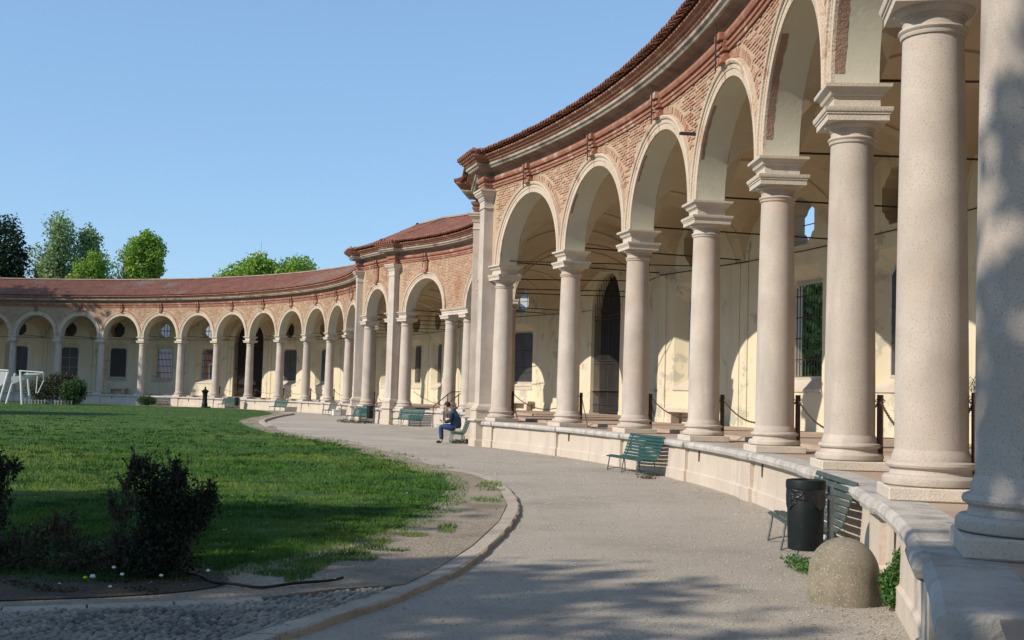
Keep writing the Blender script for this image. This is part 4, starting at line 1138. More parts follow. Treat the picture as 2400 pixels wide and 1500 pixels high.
for k in range(8):
    a = posts[k]+Vector((0, 0, .78)); b = posts[k+1]+Vector((0, 0, .78))
    if k == 1:
        m1 = a.lerp(b, .12); m1.z = .85; m2 = a.lerp(b, .42); m2.z = .835; m3 = a.lerp(b, .30); m3.z = .835; m3.x -= .12
        chain([a, a.lerp(m1, .6)-Vector((0, 0, .0)), m1, m3, m2], 'fallen iron chain hanging from a post and lying on the coping')
        chain(sag(b, b+Vector((.25, 1.2, -.45)), .08, 6), 'short broken end of iron chain hanging at the third column')
    else: chain(sag(a, b, .45), 'iron chain sagging between the %s and %s columns of the near wing' % (words[k], words[k+1]))
pB = []
for k, i in enumerate(range(8, 14)):
    t = stB[i]+.12; p = B.P(t, .37, .94); pB.append(p); post(p, B.n(t), 'thin dark post of the far wing, %s one right of the gate' % words[k])
for k in range(5): chain(sag(pB[k]+Vector((0, 0, .78)), pB[k+1]+Vector((0, 0, .78)), .4, 8), 'thin chain sagging between far wing posts, span %s to the right of the gate' % words[k])
p1 = LB.P(bB[0]+.5, .2, .82); post(p1, LB.n(0), 'dark post under the narrow corner arch of the far wing')
p2 = LB.P(bB[1]-.3, .37, .82); chain(sag(p1+Vector((0, 0, .78)), p2+Vector((0, 0, .6)), .4, 8), 'chain across the narrow corner arch of the far wing')
p3 = Mi.P(tm[0]+.4, .3, .82); p4 = Mi.P(tm[1]-.3, .3, .82); chain(sag(p3+Vector((0, 0, .9)), p4+Vector((0, 0, .2)), .15, 10), 'long chain across the first arch of the middle wing')

# ------------------------------------------------------------------ steps with handrails at the lintel bay
st = empty('steps', Mi.P((tm[1]+tm[2])/2, 0, 0), 0, label='short flight of stone steps climbing to the lintel bay of the middle wing', cat='steps')
nn = Mi.n((tm[1]+tm[2])/2); Mx = Matrix.Rotation(atan2(nn.y, nn.x)+pi/2, 4, 'Z')
for i in range(4):
    mb = MB(); z = .82-.163*(i+1); mb.box(-.60 if i < 3 else -.80, .60 if i < 3 else .80, -.35, -.10+.24*(i+1)+(.12 if i == 3 else 0), max(0, z-.163), z, Mx, bev=.008); mb.build('step', M['coping'], st)
for s_, lab in ((-1, 'iron handrail on the left side of the steps'), (1, 'iron handrail on the right side of the steps')):
    h = empty('handrail', Mi.P((tm[1]+tm[2])/2, 0, 0), 0, label=lab, cat='handrail', group='handrails of the steps')
    mb = MB(); x = s_*.58
    mb.tube([Mx @ Vector((x, 1.05, .02)), Mx @ Vector((x, 1.05, .98)), Mx @ Vector((x, 1.0, 1.08)), Mx @ Vector((x, .30, 1.62)), Mx @ Vector((x, .10, 1.76)), Mx @ Vector((x, -.45, 1.78))], .025, 6); mb.build('rail', M['iron_rust'], h)
    mb = MB(); mb.tube([Mx @ Vector((x, .28, .5)), Mx @ Vector((x, .28, 1.68))], .025, 6); mb.build('upright', M['iron_rust'], h)

# ------------------------------------------------------------------ stone benches inside, small lamp, graffiti, wall spotlight
def stone_bench(x, y, rz, label):
    t = empty('stone_bench', (x, y, .905), rz, label=label, cat='stone bench', group='stone benches inside the arcade')
    mb = MB(); mb.box(-1.0, 1.0, -.22, .22, .36, .48, bev=.01); mb.build('seat', M['granite_trim'], t)
    for sx in (-.7, .7):
        mb = MB(); mb.box(sx-.12, sx+.12, -.16, .16, 0, .36, bev=.01); mb.build('leg', M['granite_trim'], t)
    return t
q = A.P(.5*PA, D-.32, 0); n_ = A.n(.5*PA); stone_bench(q.x, q.y, atan2(n_.y, n_.x)+pi/2, 'low stone bench against the back wall behind the third near column')
q = Mi.P(tm[1]*.72, D-.4, 0); n_ = Mi.n(tm[1]*.7); stone_bench(q.x, q.y, atan2(n_.y, n_.x)+pi/2, 'stone bench seen through the first arch of the middle wing')
q = B.P(1.6*PB, D-.4, 0); n_ = B.n(1.6*PB); stone_bench(q.x, q.y, atan2(n_.y, n_.x)+pi/2, 'stone bench below the dark window in the shaded far wing')
sp = A.P(3.05*PA, FACE, 7.25); n_ = A.n(3.05*PA)
t = empty('wall_bracket', sp, atan2(n_.y, n_.x)+pi/2, label='short dark metal bracket sticking out of the brick spandrel', cat='bracket')
mb = MB(); mb.box(-.04, .04, .0, .40, -.03, .03, Matrix.Rotation(.0, 4, 'X'), bev=.005); mb.build('arm', M['iron'], t); mb = MB(); mb.box(-.06, .06, -.01, .02, -.11, .05); mb.build('fixing_plate', M['iron'], t)
gr = MB()
for i in range(9):
    pts = []; x0 = random.uniform(-.2, .2); z0 = 1.9+random.uniform(-.25, .3)
    for q in range(7): pts.append(A.P(3.12*PA+x0+.12*sin(q*1.3+i)+q*.02, D-.055, z0+.16*cos(q*1.1+i*2)))
    gr.tube(pts, .006, 4)
tag(gr.build('graffiti', M['iron']), 'scribbled black graffiti on the cream back wall beside the nearest column', 'graffiti')

# white box by bench 6
wb = empty('white_box', (-11.5, 79.2, 0), .4, label='small white box on the gravel beside the far grey bench', cat='box')
mb = MB(); mb.box(-.25, .25, -.2, .2, .02, .36, bev=.02); mb.build('body', M['white'], wb); mb = MB(); mb.box(-.27, .27, -.22, .22, .36, .42, bev=.01); mb.build('lid', M['white'], wb)

# drinking fountain
ft = empty('drinking_fountain', (-24.15, 94.4, 0), 0, label='dark green cast iron drinking fountain with a finial at the lawn edge', cat='fountain')
mb = MB(); mb.lathe([(.30, 0), (.30, .10), (.24, .14), (.22, .30), (.25, .34), (.20, .42), (.18, .9), (.19, 1.2), (.24, 1.24), (.26, 1.30), (.20, 1.34)], 16); mb.build('pillar', M['binm'], ft, smooth='auto')
mb = MB(); mb.lathe([(.30, 1.33), (.33, 1.36), (.22, 1.43), (.10, 1.50), (.05, 1.56), (.08, 1.60), (.08, 1.64), (.02, 1.72)], 16); mb.build('cap', M['binm'], ft, smooth='auto')
mb = MB(); mb.tube([(.18, -.05, 1.0), (.30, -.12, 1.0), (.33, -.14, .92)], .025, 6); mb.build('spout', M['binm'], ft)
mb = MB(); mb.lathe([(.16, 0), (.20, .12), (.20, .16), (.15, .16)], 12, c=(.35, -.2)); mb.build('basin', M['binm'], ft)

# white tubular play frame at far left
fr = empty('play_frame', (-36.6, 87.2, 0), 0, label='white tubular frame with slanting legs and sagging fabric at the far left', cat='frame')
def leg(p, q): mb = MB(); mb.tube([p, q], .08, 8); mb.build('leg', M['white'], fr)
leg((-.85, .2, 0), (-.25, .1, 2.35)); leg((.98, -.1, 0), (.70, .0, 2.45)); leg((-.9, 1.6, 0), (-.3, 1.5, 2.3)); leg((.9, 1.6, 0), (.6, 1.5, 2.4))
mb = MB(); mb.tube([(-2.2, .1, 2.55), (-.2, .1, 2.5)], .06, 6); mb.tube([(.6, .0, 2.5), (2.3, .2, 2.42), (2.35, .2, 2.30), (.9, .1, 2.25)], .055, 6); mb.build('top_bar', M['white'], fr)
def cloth(name, fn, nu=12, nv=6):
    mb = MB(); mb.add([fn(i/nu, j/nv) for j in range(nv+1) for i in range(nu+1)], [(j*(nu+1)+i, j*(nu+1)+i+1, (j+1)*(nu+1)+i+1, (j+1)*(nu+1)+i) for j in range(nv) for i in range(nu)]); mb.build(name, M['white'], fr, smooth=True)
cloth('fabric', lambda u, v: (-2.4+2.2*u, .1+.15*v, 2.45-(.2+1.0*sin(pi*min(1, u*.9)))*v))
cloth('fabric', lambda u, v: (.0+2.3*u, .1+.15*v, 2.05+.3*u-(.55*(1-u))*v))
mb = MB(); mb.tube([(1.9, .2, 2.3), (1.85, .2, .9), (2.0, .2, .95), (2.35, .2, 1.8), (2.3, .2, 2.25)], .035, 5); mb.build('hanging_loop', M['white'], fr)

# low grey picket fence in front of the bushes
pf = empty('picket_fence', (-34.5, 90.0, 0), .1, label='low row of grey pickets in front of the far left bushes', cat='fence')
for i in range(15):
    mb = MB(); h = .42+random.uniform(-.04, .04); mb.box(-.05, .05, -.015, .015, 0, h, Matrix.Translation((-2.0+i*.24, 0, 0)) @ Matrix.Rotation(random.uniform(-.08, .08), 4, 'Y')); mb.build('picket', M['picket'], pf)
mb = MB(); mb.box(-2.1, 1.5, .015, .03, .28, .33); mb.build('rail', M['picket'], pf)
# fallen hose
mb = MB(); hp = [(-2.75, 10.25), (-2.55, 10.10), (-2.42, 9.90), (-2.29, 9.78), (-2.14, 9.69), (-1.99, 9.66), (-1.84, 9.73), (-1.69, 9.86), (-1.53, 10.05), (-1.38, 10.24)]
mb.tube([(x, y, .075+.008*sin(i)) for i, (x, y) in enumerate(smooth_open(hp, 1))], .013, 6); tag(mb.build('hose', M['hose'], smooth=True), 'thin black hose lying on bare soil above the cobbles', 'hose')

# ------------------------------------------------------------------ foliage
def leaf_cloud(centers, radii, n, size, seed, flat=.8, shell=.55):
    g = np.random.default_rng(seed); C = np.array(centers, float); Rr = np.array(radii, float)
    if Rr.ndim == 1: Rr = np.stack([Rr, Rr, Rr*flat], 1)
    vol = Rr.prod(1)**.8; idx = g.choice(len(C), n, p=vol/vol.sum())
    d = g.normal(size=(n, 3)); d /= np.linalg.norm(d, axis=1)[:, None]
    rad = (shell+(1-shell)*g.random(n))**1.0*(.85+.3*g.random(n))
    P = C[idx]+d*Rr[idx]*rad[:, None]
    nrm = d*.6+g.normal(size=(n, 3))*.7; nrm /= np.linalg.norm(nrm, axis=1)[:, None]
    a = np.cross(nrm, g.normal(size=(n, 3))); a /= np.linalg.norm(a, axis=1)[:, None]; b = np.cross(nrm, a)
    s = size*(.6+.8*g.random(n))[:, None]
    V = np.stack([P-a*s*.5, P+b*s*.28, P+a*s*.5, P-b*s*.28], 1)
    return V.reshape(-1, 3)
def tree(name, x, y, h, r, label, cat, leafm, n=7000, ls=.35, crown0=.3, seed=0, clumps=26, shape='round', group=None, z0=None):
    g = np.random.default_rng(seed+100); t = empty(name, (x, y, 0), 0, label=label, cat=cat, group=group)
    mb = MB(); zc = h*crown0
    bend = [(0, 0, 0), (g.normal(0, .1), g.normal(0, .1), zc*.6), (g.normal(0, .2), g.normal(0, .2), zc*1.2), (g.normal(0, .25), g.normal(0, .25), h*.8)]
    r0 = max(.12, h*.018); mb.tube(bend, [r0*1.3, r0, r0*.75, r0*.25], 8); mb.build('trunk', M['bark'], t, smooth=True)
    mb = MB(); cs = []; rs = []; zm = (zc+h)/2; hz = (h-zc)/2
    for i in range(clumps):
        f = (i+.5)/clumps; a = i*2.39996; cz = 1-2*f; sq = sqrt(max(0, 1-cz*cz)); rad = .35+.55*g.random()**.6
        e = {'round': 1.0, 'column': 1.0+.25*(-cz), 'cone': .6-.5*cz}.get(shape, 1.0)
        rr = (.26+.16*g.random())*min(r, hz)*(1 if shape != 'column' else 1.15)
        c = ((r-rr*.7)*rad*sq*cos(a)*e+g.normal(0, .08*r), (r-rr*.7)*rad*sq*sin(a)*e+g.normal(0, .08*r), zm+(hz-rr*.6)*cz*(.75+.25*rad)); cs.append(c); rs.append((rr, rr, rr*1.1))
        st_ = bend[2]; mb.tube([(st_[0]*.5, st_[1]*.5, zc*.7+(c[2]-zc)*.5), (c[0]*.6, c[1]*.6, c[2]-rr*.5), (c[0], c[1], c[2])], [r0*.4, r0*.2, r0*.06], 5)
    cs.append((0, 0, zm)); rs.append((r*.62, r*.62, hz*.75)); cs.append((0, 0, h-.5)); rs.append((.3, .3, .55))
    mb.build('limbs', M['bark'], t, smooth=True)
    V = leaf_cloud(cs, rs, n, ls, seed, shell=.3)
    np_mesh('crown', V, 4, leafm, t)
    return t
GT = 'trees rising behind the arcade roof'
tree('leafy_tree', -51.3, 131, 16.5, 2.8, 'green tree filling the gap between the dark conifer and the twin-topped tree', 'tree', M['leaf_mid'], 8000, .30, .4, 16, 28, 'round', GT)
tree('conifer', -54.8, 126, 19.5, 4.2, 'dark tall conifer at the left edge of the sky', 'tree', M['leaf_dark'], 16000, .38, .15, 1, 44, 'round', GT)
tree('poplar_tree', -48.4, 126, 20.0, 3.3, 'tall grey-green tree with twin tops, second from the left edge', 'tree', M['leaf_grey'], 14000, .30, .2, 2, 46, 'column', GT)
tree('poplar_tree', -45.9, 128, 19.3, 2.8, 'narrow sunlit tree joined to the right of the twin-topped one', 'tree', M['leaf_grey'], 12000, .32, .2, 3, 40, 'column', GT)
tree('leafy_tree', -43.6, 122, 15.6, 3.0, 'lower bright green tree in front of the twin-topped one', 'tree', M['leaf_bright'], 9500, .30, .4, 4, 30, 'round', GT)
tree('bare_tree', -41.2, 126, 17.2, 2.6, 'sparse tree with thin twiggy top left of the isolated round tree', 'tree', M['leaf_grey'], 3000, .26, .25, 5, 26, 'round', GT)
tree('bare_tree', -42.6, 131, 18.2, 2.2, 'wispy half-bare tree standing behind the lower bright green one', 'tree', M['leaf_grey'], 1500, .26, .25, 15, 22, 'column', GT)
tree('round_tree', -38.8, 125, 18.2, 2.75, 'isolated bright green oval tree standing clear against the sky', 'tree', M['leaf_bright'], 15000, .30, .58, 6, 44, 'round', GT)
tree('leafy_tree', -30.4, 140, 17.3, 5.0, 'wide yellow-green tree, left half of the clump above the middle of the roof', 'tree', M['leaf_bright'], 18000, .38, .58, 7, 48, 'round', GT)
tree('leafy_tree', -25.6, 138, 17.2, 4.3, 'fresh green tree, right half of the clump above the middle of the roof', 'tree', M['leaf_bright'], 12000, .36, .55, 8, 34, 'round', GT)
tree('leafy_tree', -21.6, 142, 15.0, 3.2, 'small greyish tree top trailing off to the right of the clump', 'tree', M['leaf_grey'], 4000, .32, .6, 9, 20, 'round', GT)
# street trees behind the near wing (seen through its open window) and behind the far gate bays
GS = 'street trees outside the arcade walls'
for i, (x, y, h, r) in enumerate([(11.3, 43.0, 7.2, 2.6), (12.6, 51, 7.8, 3.4)]):
    tree('street_tree', x, y, h, r, ('bushy tree outside the open window of the near wing', 'second bushy tree farther behind the same open window')[i], 'tree', M['leaf_mid'] if i else M['leaf_bright'], 7000, .3, .05, 20+i, 30, 'round', GS)
tree('street_tree', -26.5, 116.5, 8.6, 2.6, 'green tree seen through the far round opening left of the gate', 'tree', M['leaf_bright'], 7000, .3, .3, 23, 26, 'round', GS)
# shade trees of the garden, outside the frame to the left and behind the viewer
GD = 'garden trees left of and behind the viewer'
tree('garden_tree', -16.3, 1.6, 12.5, 5.4, 'broad garden tree left of the viewer, shading the cobbles', 'tree', M['leaf_mid'], 6000, .42, .40, 31, 30, 'round', GD)
tree('garden_tree', -7.6, -1.0, 12.0, 4.2, 'garden tree behind the viewer, shading the nearest columns', 'tree', M['leaf_mid'], 4600, .36, .42, 32, 26, 'round', GD)
tree('garden_tree', -58, 94, 22, 8.0, 'large tree outside the left edge shading the far wing', 'tree', M['leaf_mid'], 26000, .7, .2, 33, 60, 'round', GD)
tree('garden_tree', -41.5, 54, 15, 5.5, 'tree outside the left edge shading a band of lawn', 'tree', M['leaf_mid'], 18000, .5, .35, 34, 40, 'round', GD)
tree('garden_tree', -19.5, 6.2, 12.5, 5.2, 'tree well left of the viewer shading the foreground shrubs', 'tree', M['leaf_mid'], 16000, .45, .3, 35, 40, 'round', GD)

def bush(name, x, y, spec, n, ls, leafm, label, seed, stems=8, group=None, cat='bush', stemh=.6, sprigs=0):
    """spec: list of (cx,cy,cz,rx,ry,rz)"""
    t = empty(name, (x, y, 0), 0, label=label, cat=cat, group=group)
    V = leaf_cloud([s[:3] for s in spec], [s[3:] for s in spec], n, ls, seed, shell=.35); V[:, 2] = np.maximum(V[:, 2], .01)
    mb = MB(); g3 = np.random.default_rng(seed+7)
    if sprigs:
        ex = []
        for i in range(sprigs):
            s = spec[int(g3.integers(len(spec)))]; d = g3.normal(size=3); d[2] = abs(d[2])+.5; d /= np.linalg.norm(d)
            b = np.array(s[:3])+d*np.array(s[3:])*.5; L_ = .05+.11*g3.random(); e = b+(d*.7+np.array([0, 0, .6])+g3.normal(0, .2, 3))*L_
            mb.tube([tuple(b), tuple((b+e)/2+g3.normal(0, .008, 3)), tuple(e)], [.004, .003, .0015], 4)
            m_ = 22; f = g3.random(m_)[:, None]; P_ = b+(e-b)*f*1.02; a_ = g3.normal(size=(m_, 3)); a_ /= np.linalg.norm(a_, axis=1)[:, None]; a_ = a_+d*.6; c_ = np.cross(a_, g3.normal(size=(m_, 3))); c_ /= np.linalg.norm(c_, axis=1)[:, None]
            sz = ls*.8*(.6+.7*g3.random(m_))[:, None]; ex.append(np.stack([P_, P_+a_*sz*.5+c_*sz*.25, P_+a_*sz, P_+a_*sz*.5-c_*sz*.25], 1).reshape(-1, 3))
        V = np.concatenate([V]+ex)
    np_mesh('foliage', V, 4, leafm, t)
    for i in range(stems):
        s = spec[i % len(spec)]; mb.tube([(s[0]*.3+random.uniform(-.05, .05), s[1]*.3+random.uniform(-.05, .05), 0), (s[0]*.8, s[1]*.8, s[2]*.6), (s[0]+random.uniform(-.3, .3)*s[3], s[1]+random.uniform(-.3, .3)*s[4], s[2]+s[5]*random.uniform(.6, 1.15))], [.012*stemh, .009*stemh, .003*stemh], 5)
    mb.build('stems', M['bark'], t)
    return t
GF = 'dark shrubs in the foreground bed'
spec = [(.0, 0, .25, .34, .3, .25), (.05, 0, .55, .26, .22, .28), (.10, 0, .80, .22, .2, .22), (-.08, 0, .95, .14, .12, .16), (.10, .0, .98, .15, .12, .12), (.33, 0, .72, .13, .12, .2), (.25, 0, .60, .16, .12, .2), (-.19, 0, 1.0, .06, .06, .12), (-.05, .02, .72, .16, .12, .16), (.38, 0, .80, .06, .06, .08)]
bush('dark_shrub', -2.95, 10.15, [(a*1.18, b, c*.90, d*1.15, e, f*.95) for a, b, c, d, e, f in spec], 8500, .036, M['leaf_bush'], 'tall dark ragged shrub standing in the foreground bed', 41, 30, GF, stemh=1, sprigs=120)
spec = [(.0, 0, .22, .14, .12, .2), (.02, 0, .5, .06, .06, .18), (.10, 0, .62, .04, .04, .12), (-.05, 0, .62, .05, .05, .12), (.06, 0, .75, .04, .03, .07)]
bush('dark_shrub', -3.27, 10.1, spec, 700, .034, M['leaf_brown'], 'thin brownish sprig growing just left of the tall dark shrub', 42, 22, GF, stemh=.8, sprigs=50)
spec = [(-.1, 0, .3, .34, .2, .3), (.0, 0, .65, .24, .15, .28), (.13, 0, .75, .10, .08, .18), (.22, 0, .84, .07, .05, .10), (-.05, 0, .92, .18, .1, .15), (.1, 0, .5, .16, .1, .15)]
bush('dark_shrub', -4.62, 10.6, spec, 2600, .04, M['leaf_bush'], 'dark shrub cut off by the left edge of the foreground', 43, 20, GF, stemh=1, sprigs=90)
spec = [(-.25, 0, .2, .3, .22, .2), (.2, 0, .18, .3, .22, .18), (0, .1, .32, .2, .2, .18), (.4, 0, .12, .3, .2, .12), (-.5, 0, .14, .3, .2, .14)]
bush('dark_shrub', -3.85, 10.2, spec, 2000, .038, M['leaf_brown'], 'low sprawling brownish shrub between the two darker ones', 44, 40, GF, stemh=.7, sprigs=130)
# low herbs along the bed edge
spec = [(x_, random.uniform(-.2, .35), .04, .13, .12, .05) for x_ in np.linspace(-2.2, 1.0, 22)]
tb = bush('bed_weeds', -3.6, 9.45, [(a, b+.16*a, c, d, e, f) for a, b, c, d, e, f in spec], 2600, .035, M['leaf_brown'], 'low dull weeds along the front of the planting bed', 45, 0, None, 'weeds'); tb['kind'] = 'stuff'
GW = 'bushes and weeds by the arcade'
bush('round_bush', -35.0, 93.0, [(-1.5, 0, 1.0, 1.3, .9, 1.1), (0, 0, 1.3, 1.2, .9, 1.2), (.9, 0, 1.2, 1.0, .8, 1.1), (-.6, 0, 1.7, .8, .7, .8), (.4, 0, 2.1, .5, .5, .5)], 12000, .13, M['leaf_twig'], 'brownish twiggy bush behind the pickets at the far left', 46, 30, GW, stemh=3, sprigs=60)
bush('round_bush', -33.2, 90.6, [(0, 0, .9, 1.0, .8, .9), (.3, 0, 1.35, .75, .7, .75), (-.5, 0, 1.2, .6, .6, .7)], 7000, .13, M['leaf_hedge'], 'green round bush at the right end of the pickets', 47, 10, GW, stemh=3)
bush('flower_bush', -30.2, 98.8, [(0, 0, .45, .7, .5, .45), (.5, 0, .4, .5, .4, .4)], 3200, .10, M['leaf_hedge'], 'small round flowering bush in front of the pale bench', 48, 6, GW, stemh=2)
bush('wall_weed', 3.17, 9.78, [(0, 0, .12, .10, .10, .12), (.02, .02, .30, .09, .08, .12), (-.02, .05, .22, .10, .10, .12), (.03, 0, .42, .05, .05, .08)], 2600, .035, M['leaf_weed'], 'green leafy weed climbing the plinth behind the dome bollard', 49, 8, GW, stemh=.6)
bush('wall_weed', 3.0, 11.9, [(0, 0, .04, .20, .45, .05), (.0, .5, .05, .15, .3, .05)], 700, .035, M['leaf_weed'], 'flat green weeds on the gravel under the litter bin', 50, 0, GW)
bush('wall_weed', -.42, 38.0, [(0, 0, .12, .14, .14, .16), (.1, -.2, .08, .12, .12, .12)], 900, .06, M['leaf_mid'], 'green weed at the foot of the corner pedestal near the seated man', 51, 5, GW)
bush('wall_weed', -8.6, 62.6, [(0, 0, .10, .5, .4, .14), (.6, -.5, .10, .4, .3, .12), (1.2, -1.0, .1, .4, .3, .14)], 450, .07, M['leaf_brown'], 'weeds growing under the bench beside the far corner pilaster', 52, 5, GW)
bush('wall_weed', -1.75, 40.3, [(0, 0, .05, .25, .9, .07), (.3, .6, .07, .25, .6, .08)], 420, .05, M['leaf_brown'], 'grass and weeds under the bench of the seated man', 53, 0, GW)
bush('wall_weed', 2.9, 25.0, [(0, 0, .03, .25, .3, .04), (.2, .9, .03, .2, .4, .04)], 260, .04, M['leaf_brown'], 'thin weeds under the lone green bench by the near plinth', 54, 0, GW)
# dandelions
GDn = 'dandelions in front of the dark shrub'
for i, (px_, py_, h, mt, lab) in enumerate([(-3.39, 9.72, .10, 'yellow', 'yellow dandelion flower in front of the dark shrub'), (-3.31, 9.66, .12, 'fluff', 'largest round white dandelion seed head'), (-3.22, 9.9, .16, 'fluff', 'white seed head on the tallest stalk'), (-3.10, 9.74, .13, 'fluff', 'white seed head nearest the shrub stem'), (-3.13, 9.55, .06, 'fluff', 'lowest small white flower near the kerb'), (-2.80, 9.8, .12, 'fluff', 'single white flower on the right of the dandelions'), (-2.42, 9.8, .17, 'fluff', 'tall white flower at the right end of the planting bed')]):
    t = empty('dandelion', (px_, py_, 0), 0, label=lab, cat='flower', group=GDn)
    mb = MB(); mb.tube([(0, 0, 0), (.01, 0, h)], .002, 4); mb.build('stalk', M['leaf_weed'], t)
    mb = MB(); r_ = .018 if i != 1 else .024; mb.lathe([(.002, h-r_*.6), (r_*.8, h-r_*.3), (r_, h), (r_*.7, h+r_*.6), (.002, h+r_*.8)], 8); mb.build('head', M[mt], t)

# ------------------------------------------------------------------ seated man
def skinned(name, verts, edges, radii, mt, parent, root=0, sub=2):
    me = bpy.data.meshes.new(name); me.from_pydata([tuple(v) for v in verts], edges, []); me.materials.append(mt)
    o = bpy.data.objects.new(name, me); col.objects.link(o); o.parent = parent
    sk = o.modifiers.new('skin', 'SKIN'); sk.use_smooth_shade = True
    if not me.skin_vertices: me.skin_vertices.new() if hasattr(me.skin_vertices, 'new') else None
    lay = me.skin_vertices[0].data
    for i, r in enumerate(radii): lay[i].radius = (r, r) if not isinstance(r, tuple) else r; lay[i].use_root = (i == root)
    sb = o.modifiers.new('sub', 'SUBSURF'); sb.levels = sub; sb.render_levels = sub
    return o
man = empty('person', (-1.92, 40.25, 0), 0, label='man in blue denim jacket and jeans sitting bent forward on a bench', cat='person')
# local: -x is the way he faces, y to his right/left
hipz = .47
V = [(.08, 0, hipz+.03), (.10, 0, .62), (.06, 0, .80), (-.02, 0, .98), (-.07, 0, 1.10), (-.13, 0, 1.18), (-.20, 0, 1.235), (-.245, 0, 1.28)]
E_ = [(i, i+1) for i in range(7)]; Rr = [.09, .10, .12, .13, .09, .052, .085, .082]
base = len(V)
for s_ in (-1, 1):
    b0 = len(V)
    V += [(.04, s_*.09, hipz+.02), (-.16, s_*.11, .545), (-.38, s_*.12, .555), (-.36, s_*.12, .32), (-.34, s_*.12, .10), (-.40, s_*.125, .05), (-.50, s_*.13, .035)]
    Rr += [.095, .085, .062, .055, .042, .042, .032]; E_ += [(0, b0)]+[(b0+i, b0+i+1) for i in range(6)]
    b1 = len(V)
    V += [(-.03, s_*.17, 1.04), (-.02, s_*.22, .86), (.0, s_*.22, .76), (-.14, s_*.16, .72), (-.26, s_*.09, .70), (-.31, s_*.065, .705)]
    Rr += [.062, .05, .045, .038, .03, .028]; E_ += [(3, b1)]+[(b1+i, b1+i+1) for i in range(5)]
    for q in range(5):
        f0 = len(V); oy = s_*(.065-.012*(q-2)); V += [(-.34, oy+s_*(.02 if q == 0 else 0), .705+.004*q), (-.375+.006*abs(q-2), oy-s_*.015, .70+.006*q)]; Rr += [.010, .008]; E_ += [(b1+5, f0), (f0, f0+1)]
skinned('body', V, E_, Rr, M['skin'], man)
# clothes
V = [(.11, 0, .49), (.13, 0, .62), (.11, 0, .80), (.04, 0, .98), (-.02, 0, 1.08), (-.085, 0, 1.15)]; E_ = [(i, i+1) for i in range(5)]; Rr = [.175, .185, .195, .195, .165, .075]
for s_ in (-1, 1):
    b = len(V); V += [(.0, s_*.15, 1.04), (.0, s_*.19, .98)]; E_ += [(3, b), (b, b+1)]; Rr += [.11, .10]
jk = skinned('jacket', V, E_, [(a, a*1.1) for a in Rr], M['jacket'], man)
V = []; E_ = []; Rr = []
for s_ in (-1, 1):
    b = len(V); V += [(.0, s_*.16, 1.04), (-.03, s_*.225, .90), (-.02, s_*.235, .78), (-.15, s_*.175, .73), (-.255, s_*.10, .705)]; Rr += [.105, .088, .080, .066, .05]; E_ += [(b+i, b+i+1) for i in range(4)]
    o = skinned('sleeve', V[b:], [(i, i+1) for i in range(4)], Rr[b:], M['sleeve'], man)
for s_ in (-1, 1):
    skinned('trouser_leg', [(.13, s_*.05, .50), (-.12, s_*.11, .55), (-.385, s_*.12, .56), (-.365, s_*.12, .34), (-.345, s_*.12, .11)], [(i, i+1) for i in range(4)], [.15, .115, .09, .078, .066], M['denim'], man)
    skinned('shoe', [(-.33, s_*.12, .06), (-.42, s_*.125, .05), (-.52, s_*.13, .035)], [(0, 1), (1, 2)], [(.05, .055), (.048, .05), (.04, .035)], M['shoe'], man, sub=1)
mb = MB(); Mh = Matrix.Translation((-.215, 0, 1.285)) @ Matrix.Rotation(.55, 4, 'Y'); mb.lathe([(.02, .118), (.07, .105), (.10, .065), (.108, .015), (.10, -.03), (.085, -.05)], 14, M=Mh); mb.v = [(x+.022, y*.85, z) for x, y, z in mb.v]; mb.build('hair', M['hair'], man, smooth=True)
mb = MB(); mb.tube([(-.315, 0, 1.262), (-.338, 0, 1.245), (-.318, 0, 1.232)], [.008, .014, .008], 6); mb.build('nose', M['skin'], man, smooth=True)
for s_ in (-1, 1):
    mb = MB(); mb.lathe([(.002, -.022), (.018, -.012), (.02, .008), (.003, .024)], 8, M=Matrix.Translation((-.225, s_*.082, 1.26))); mb.v = [(x, y if abs(y) < .09 else s_*.09, z) for x, y, z in mb.v]; mb.build('ear', M['skin'], man, smooth=True)
tag(MB().build('dummy', M['skin'])) if False else None
ph = MB(); ph.box(-.012, .012, -.035, .035, -.07, .07, Matrix.Translation((-2.29, 40.25, .745)) @ Matrix.Rotation(-.9, 4, 'Y'), bev=.004); tag(ph.build('phone', M['shoe']), 'small dark phone in the hands of the seated man', 'phone')

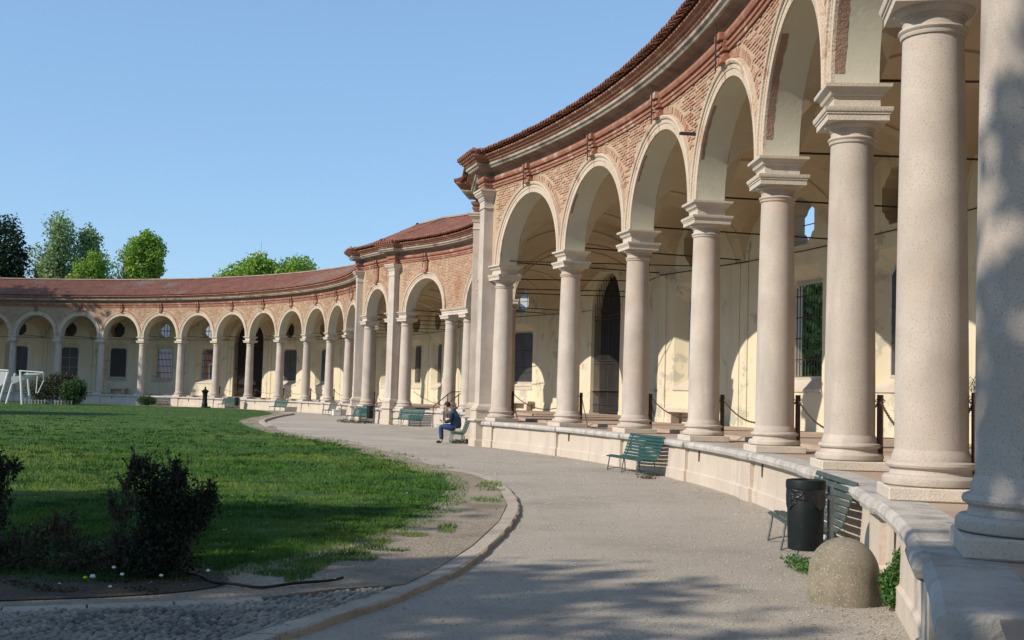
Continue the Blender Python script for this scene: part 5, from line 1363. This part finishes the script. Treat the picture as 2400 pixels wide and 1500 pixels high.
# ------------------------------------------------------------------ far surroundings
def building(name, x, y, w, d, h, rz, wallm, label, floors, cols_, cat='building'):
    t = empty(name, (x, y, 0), rz, label=label, cat=cat, group='town buildings beyond the arcade')
    mb = MB(); mb.box(-w/2, w/2, -d/2, d/2, 0, h); mb.build('wall', wallm, t)
    mb = MB(); mb.box(-w/2-.3, w/2+.3, -d/2-.3, d/2+.3, h, h+.35); mb.build('roof', M['tile_field'], t)
    for f in range(floors):
        for c in range(cols_):
            cx = -w/2+w*(c+.5)/cols_; cz = h*(f+.55)/floors
            mb = MB(); mb.box(cx-.6, cx+.6, -d/2-.06, -d/2, cz-.9, cz+.9); fo = mb.build('window', M['white'], t)
            mb = MB(); mb.box(cx-.5, cx+.5, -d/2-.075, -d/2-.062, cz-.8, cz+.8); mb.build('pane', M['glass_b'], fo)
    return t
building('town_building', -40, 128, 12, 6, 8.6, .35, M['bldg_white'], 'pale building seen through the barred window left of the fountain', 2, 4)
building('town_building', -28.5, 125, 8, 6, 5.8, .3, M['bldg_red'], 'brown-red building seen through the window right of the fountain', 1, 3)
building('town_building', -38, 152, 7, 6, 12.0, .2, M['bldg_white'], 'low roof just showing over the ridge left of the clump of trees', 3, 3)
building('town_building', 4, 78, 9, 6, 8.2, -.1, M['bldg_white'], 'white building seen through the round opening of the middle wing', 2, 3)
# radio mast far behind the trees
ms = empty('radio_mast', (-53.4, 250, -1.2), 0, label='far lattice mast with antenna platform above the clump of trees', cat='mast')
mb = MB()
for sx in (-1.2, 1.2):
    for sy in (-1.2, 1.2): mb.tube([(sx, sy, 0), (sx*.8, sy*.8, 31.5)], .10, 4)
for z in range(20, 32, 2):
    for (a, b) in (((-1, -1), (1, -1)), ((1, -1), (1, 1)), ((1, 1), (-1, 1)), ((-1, 1), (-1, -1))):
        mb.tube([(a[0], a[1], z), (b[0], b[1], z+2)], .06, 4); mb.tube([(a[0]*1.0, a[1], z), (b[0], b[1], z)], .06, 4)
mb.build('lattice', M['steel'], ms)
for z in (28.6, 31.2):
    mb = MB(); mb.box(-1.3, 1.3, -1.3, 1.3, z, z+.15); mb.build('platform', M['steel'], ms)
for (x, z) in ((-1.4, 30), (1.2, 29.8), (0, 30.8), (-.7, 31.2), (.8, 29.4)):
    mb = MB(); mb.box(x-.15, x+.15, -1.6, -1.45, z-.6, z+.6); mb.build('antenna', M['white'], ms)
mb = MB(); mb.tube([(0, 0, 31), (0, 0, 34)], .04, 4); mb.build('spike', M['steel'], ms)
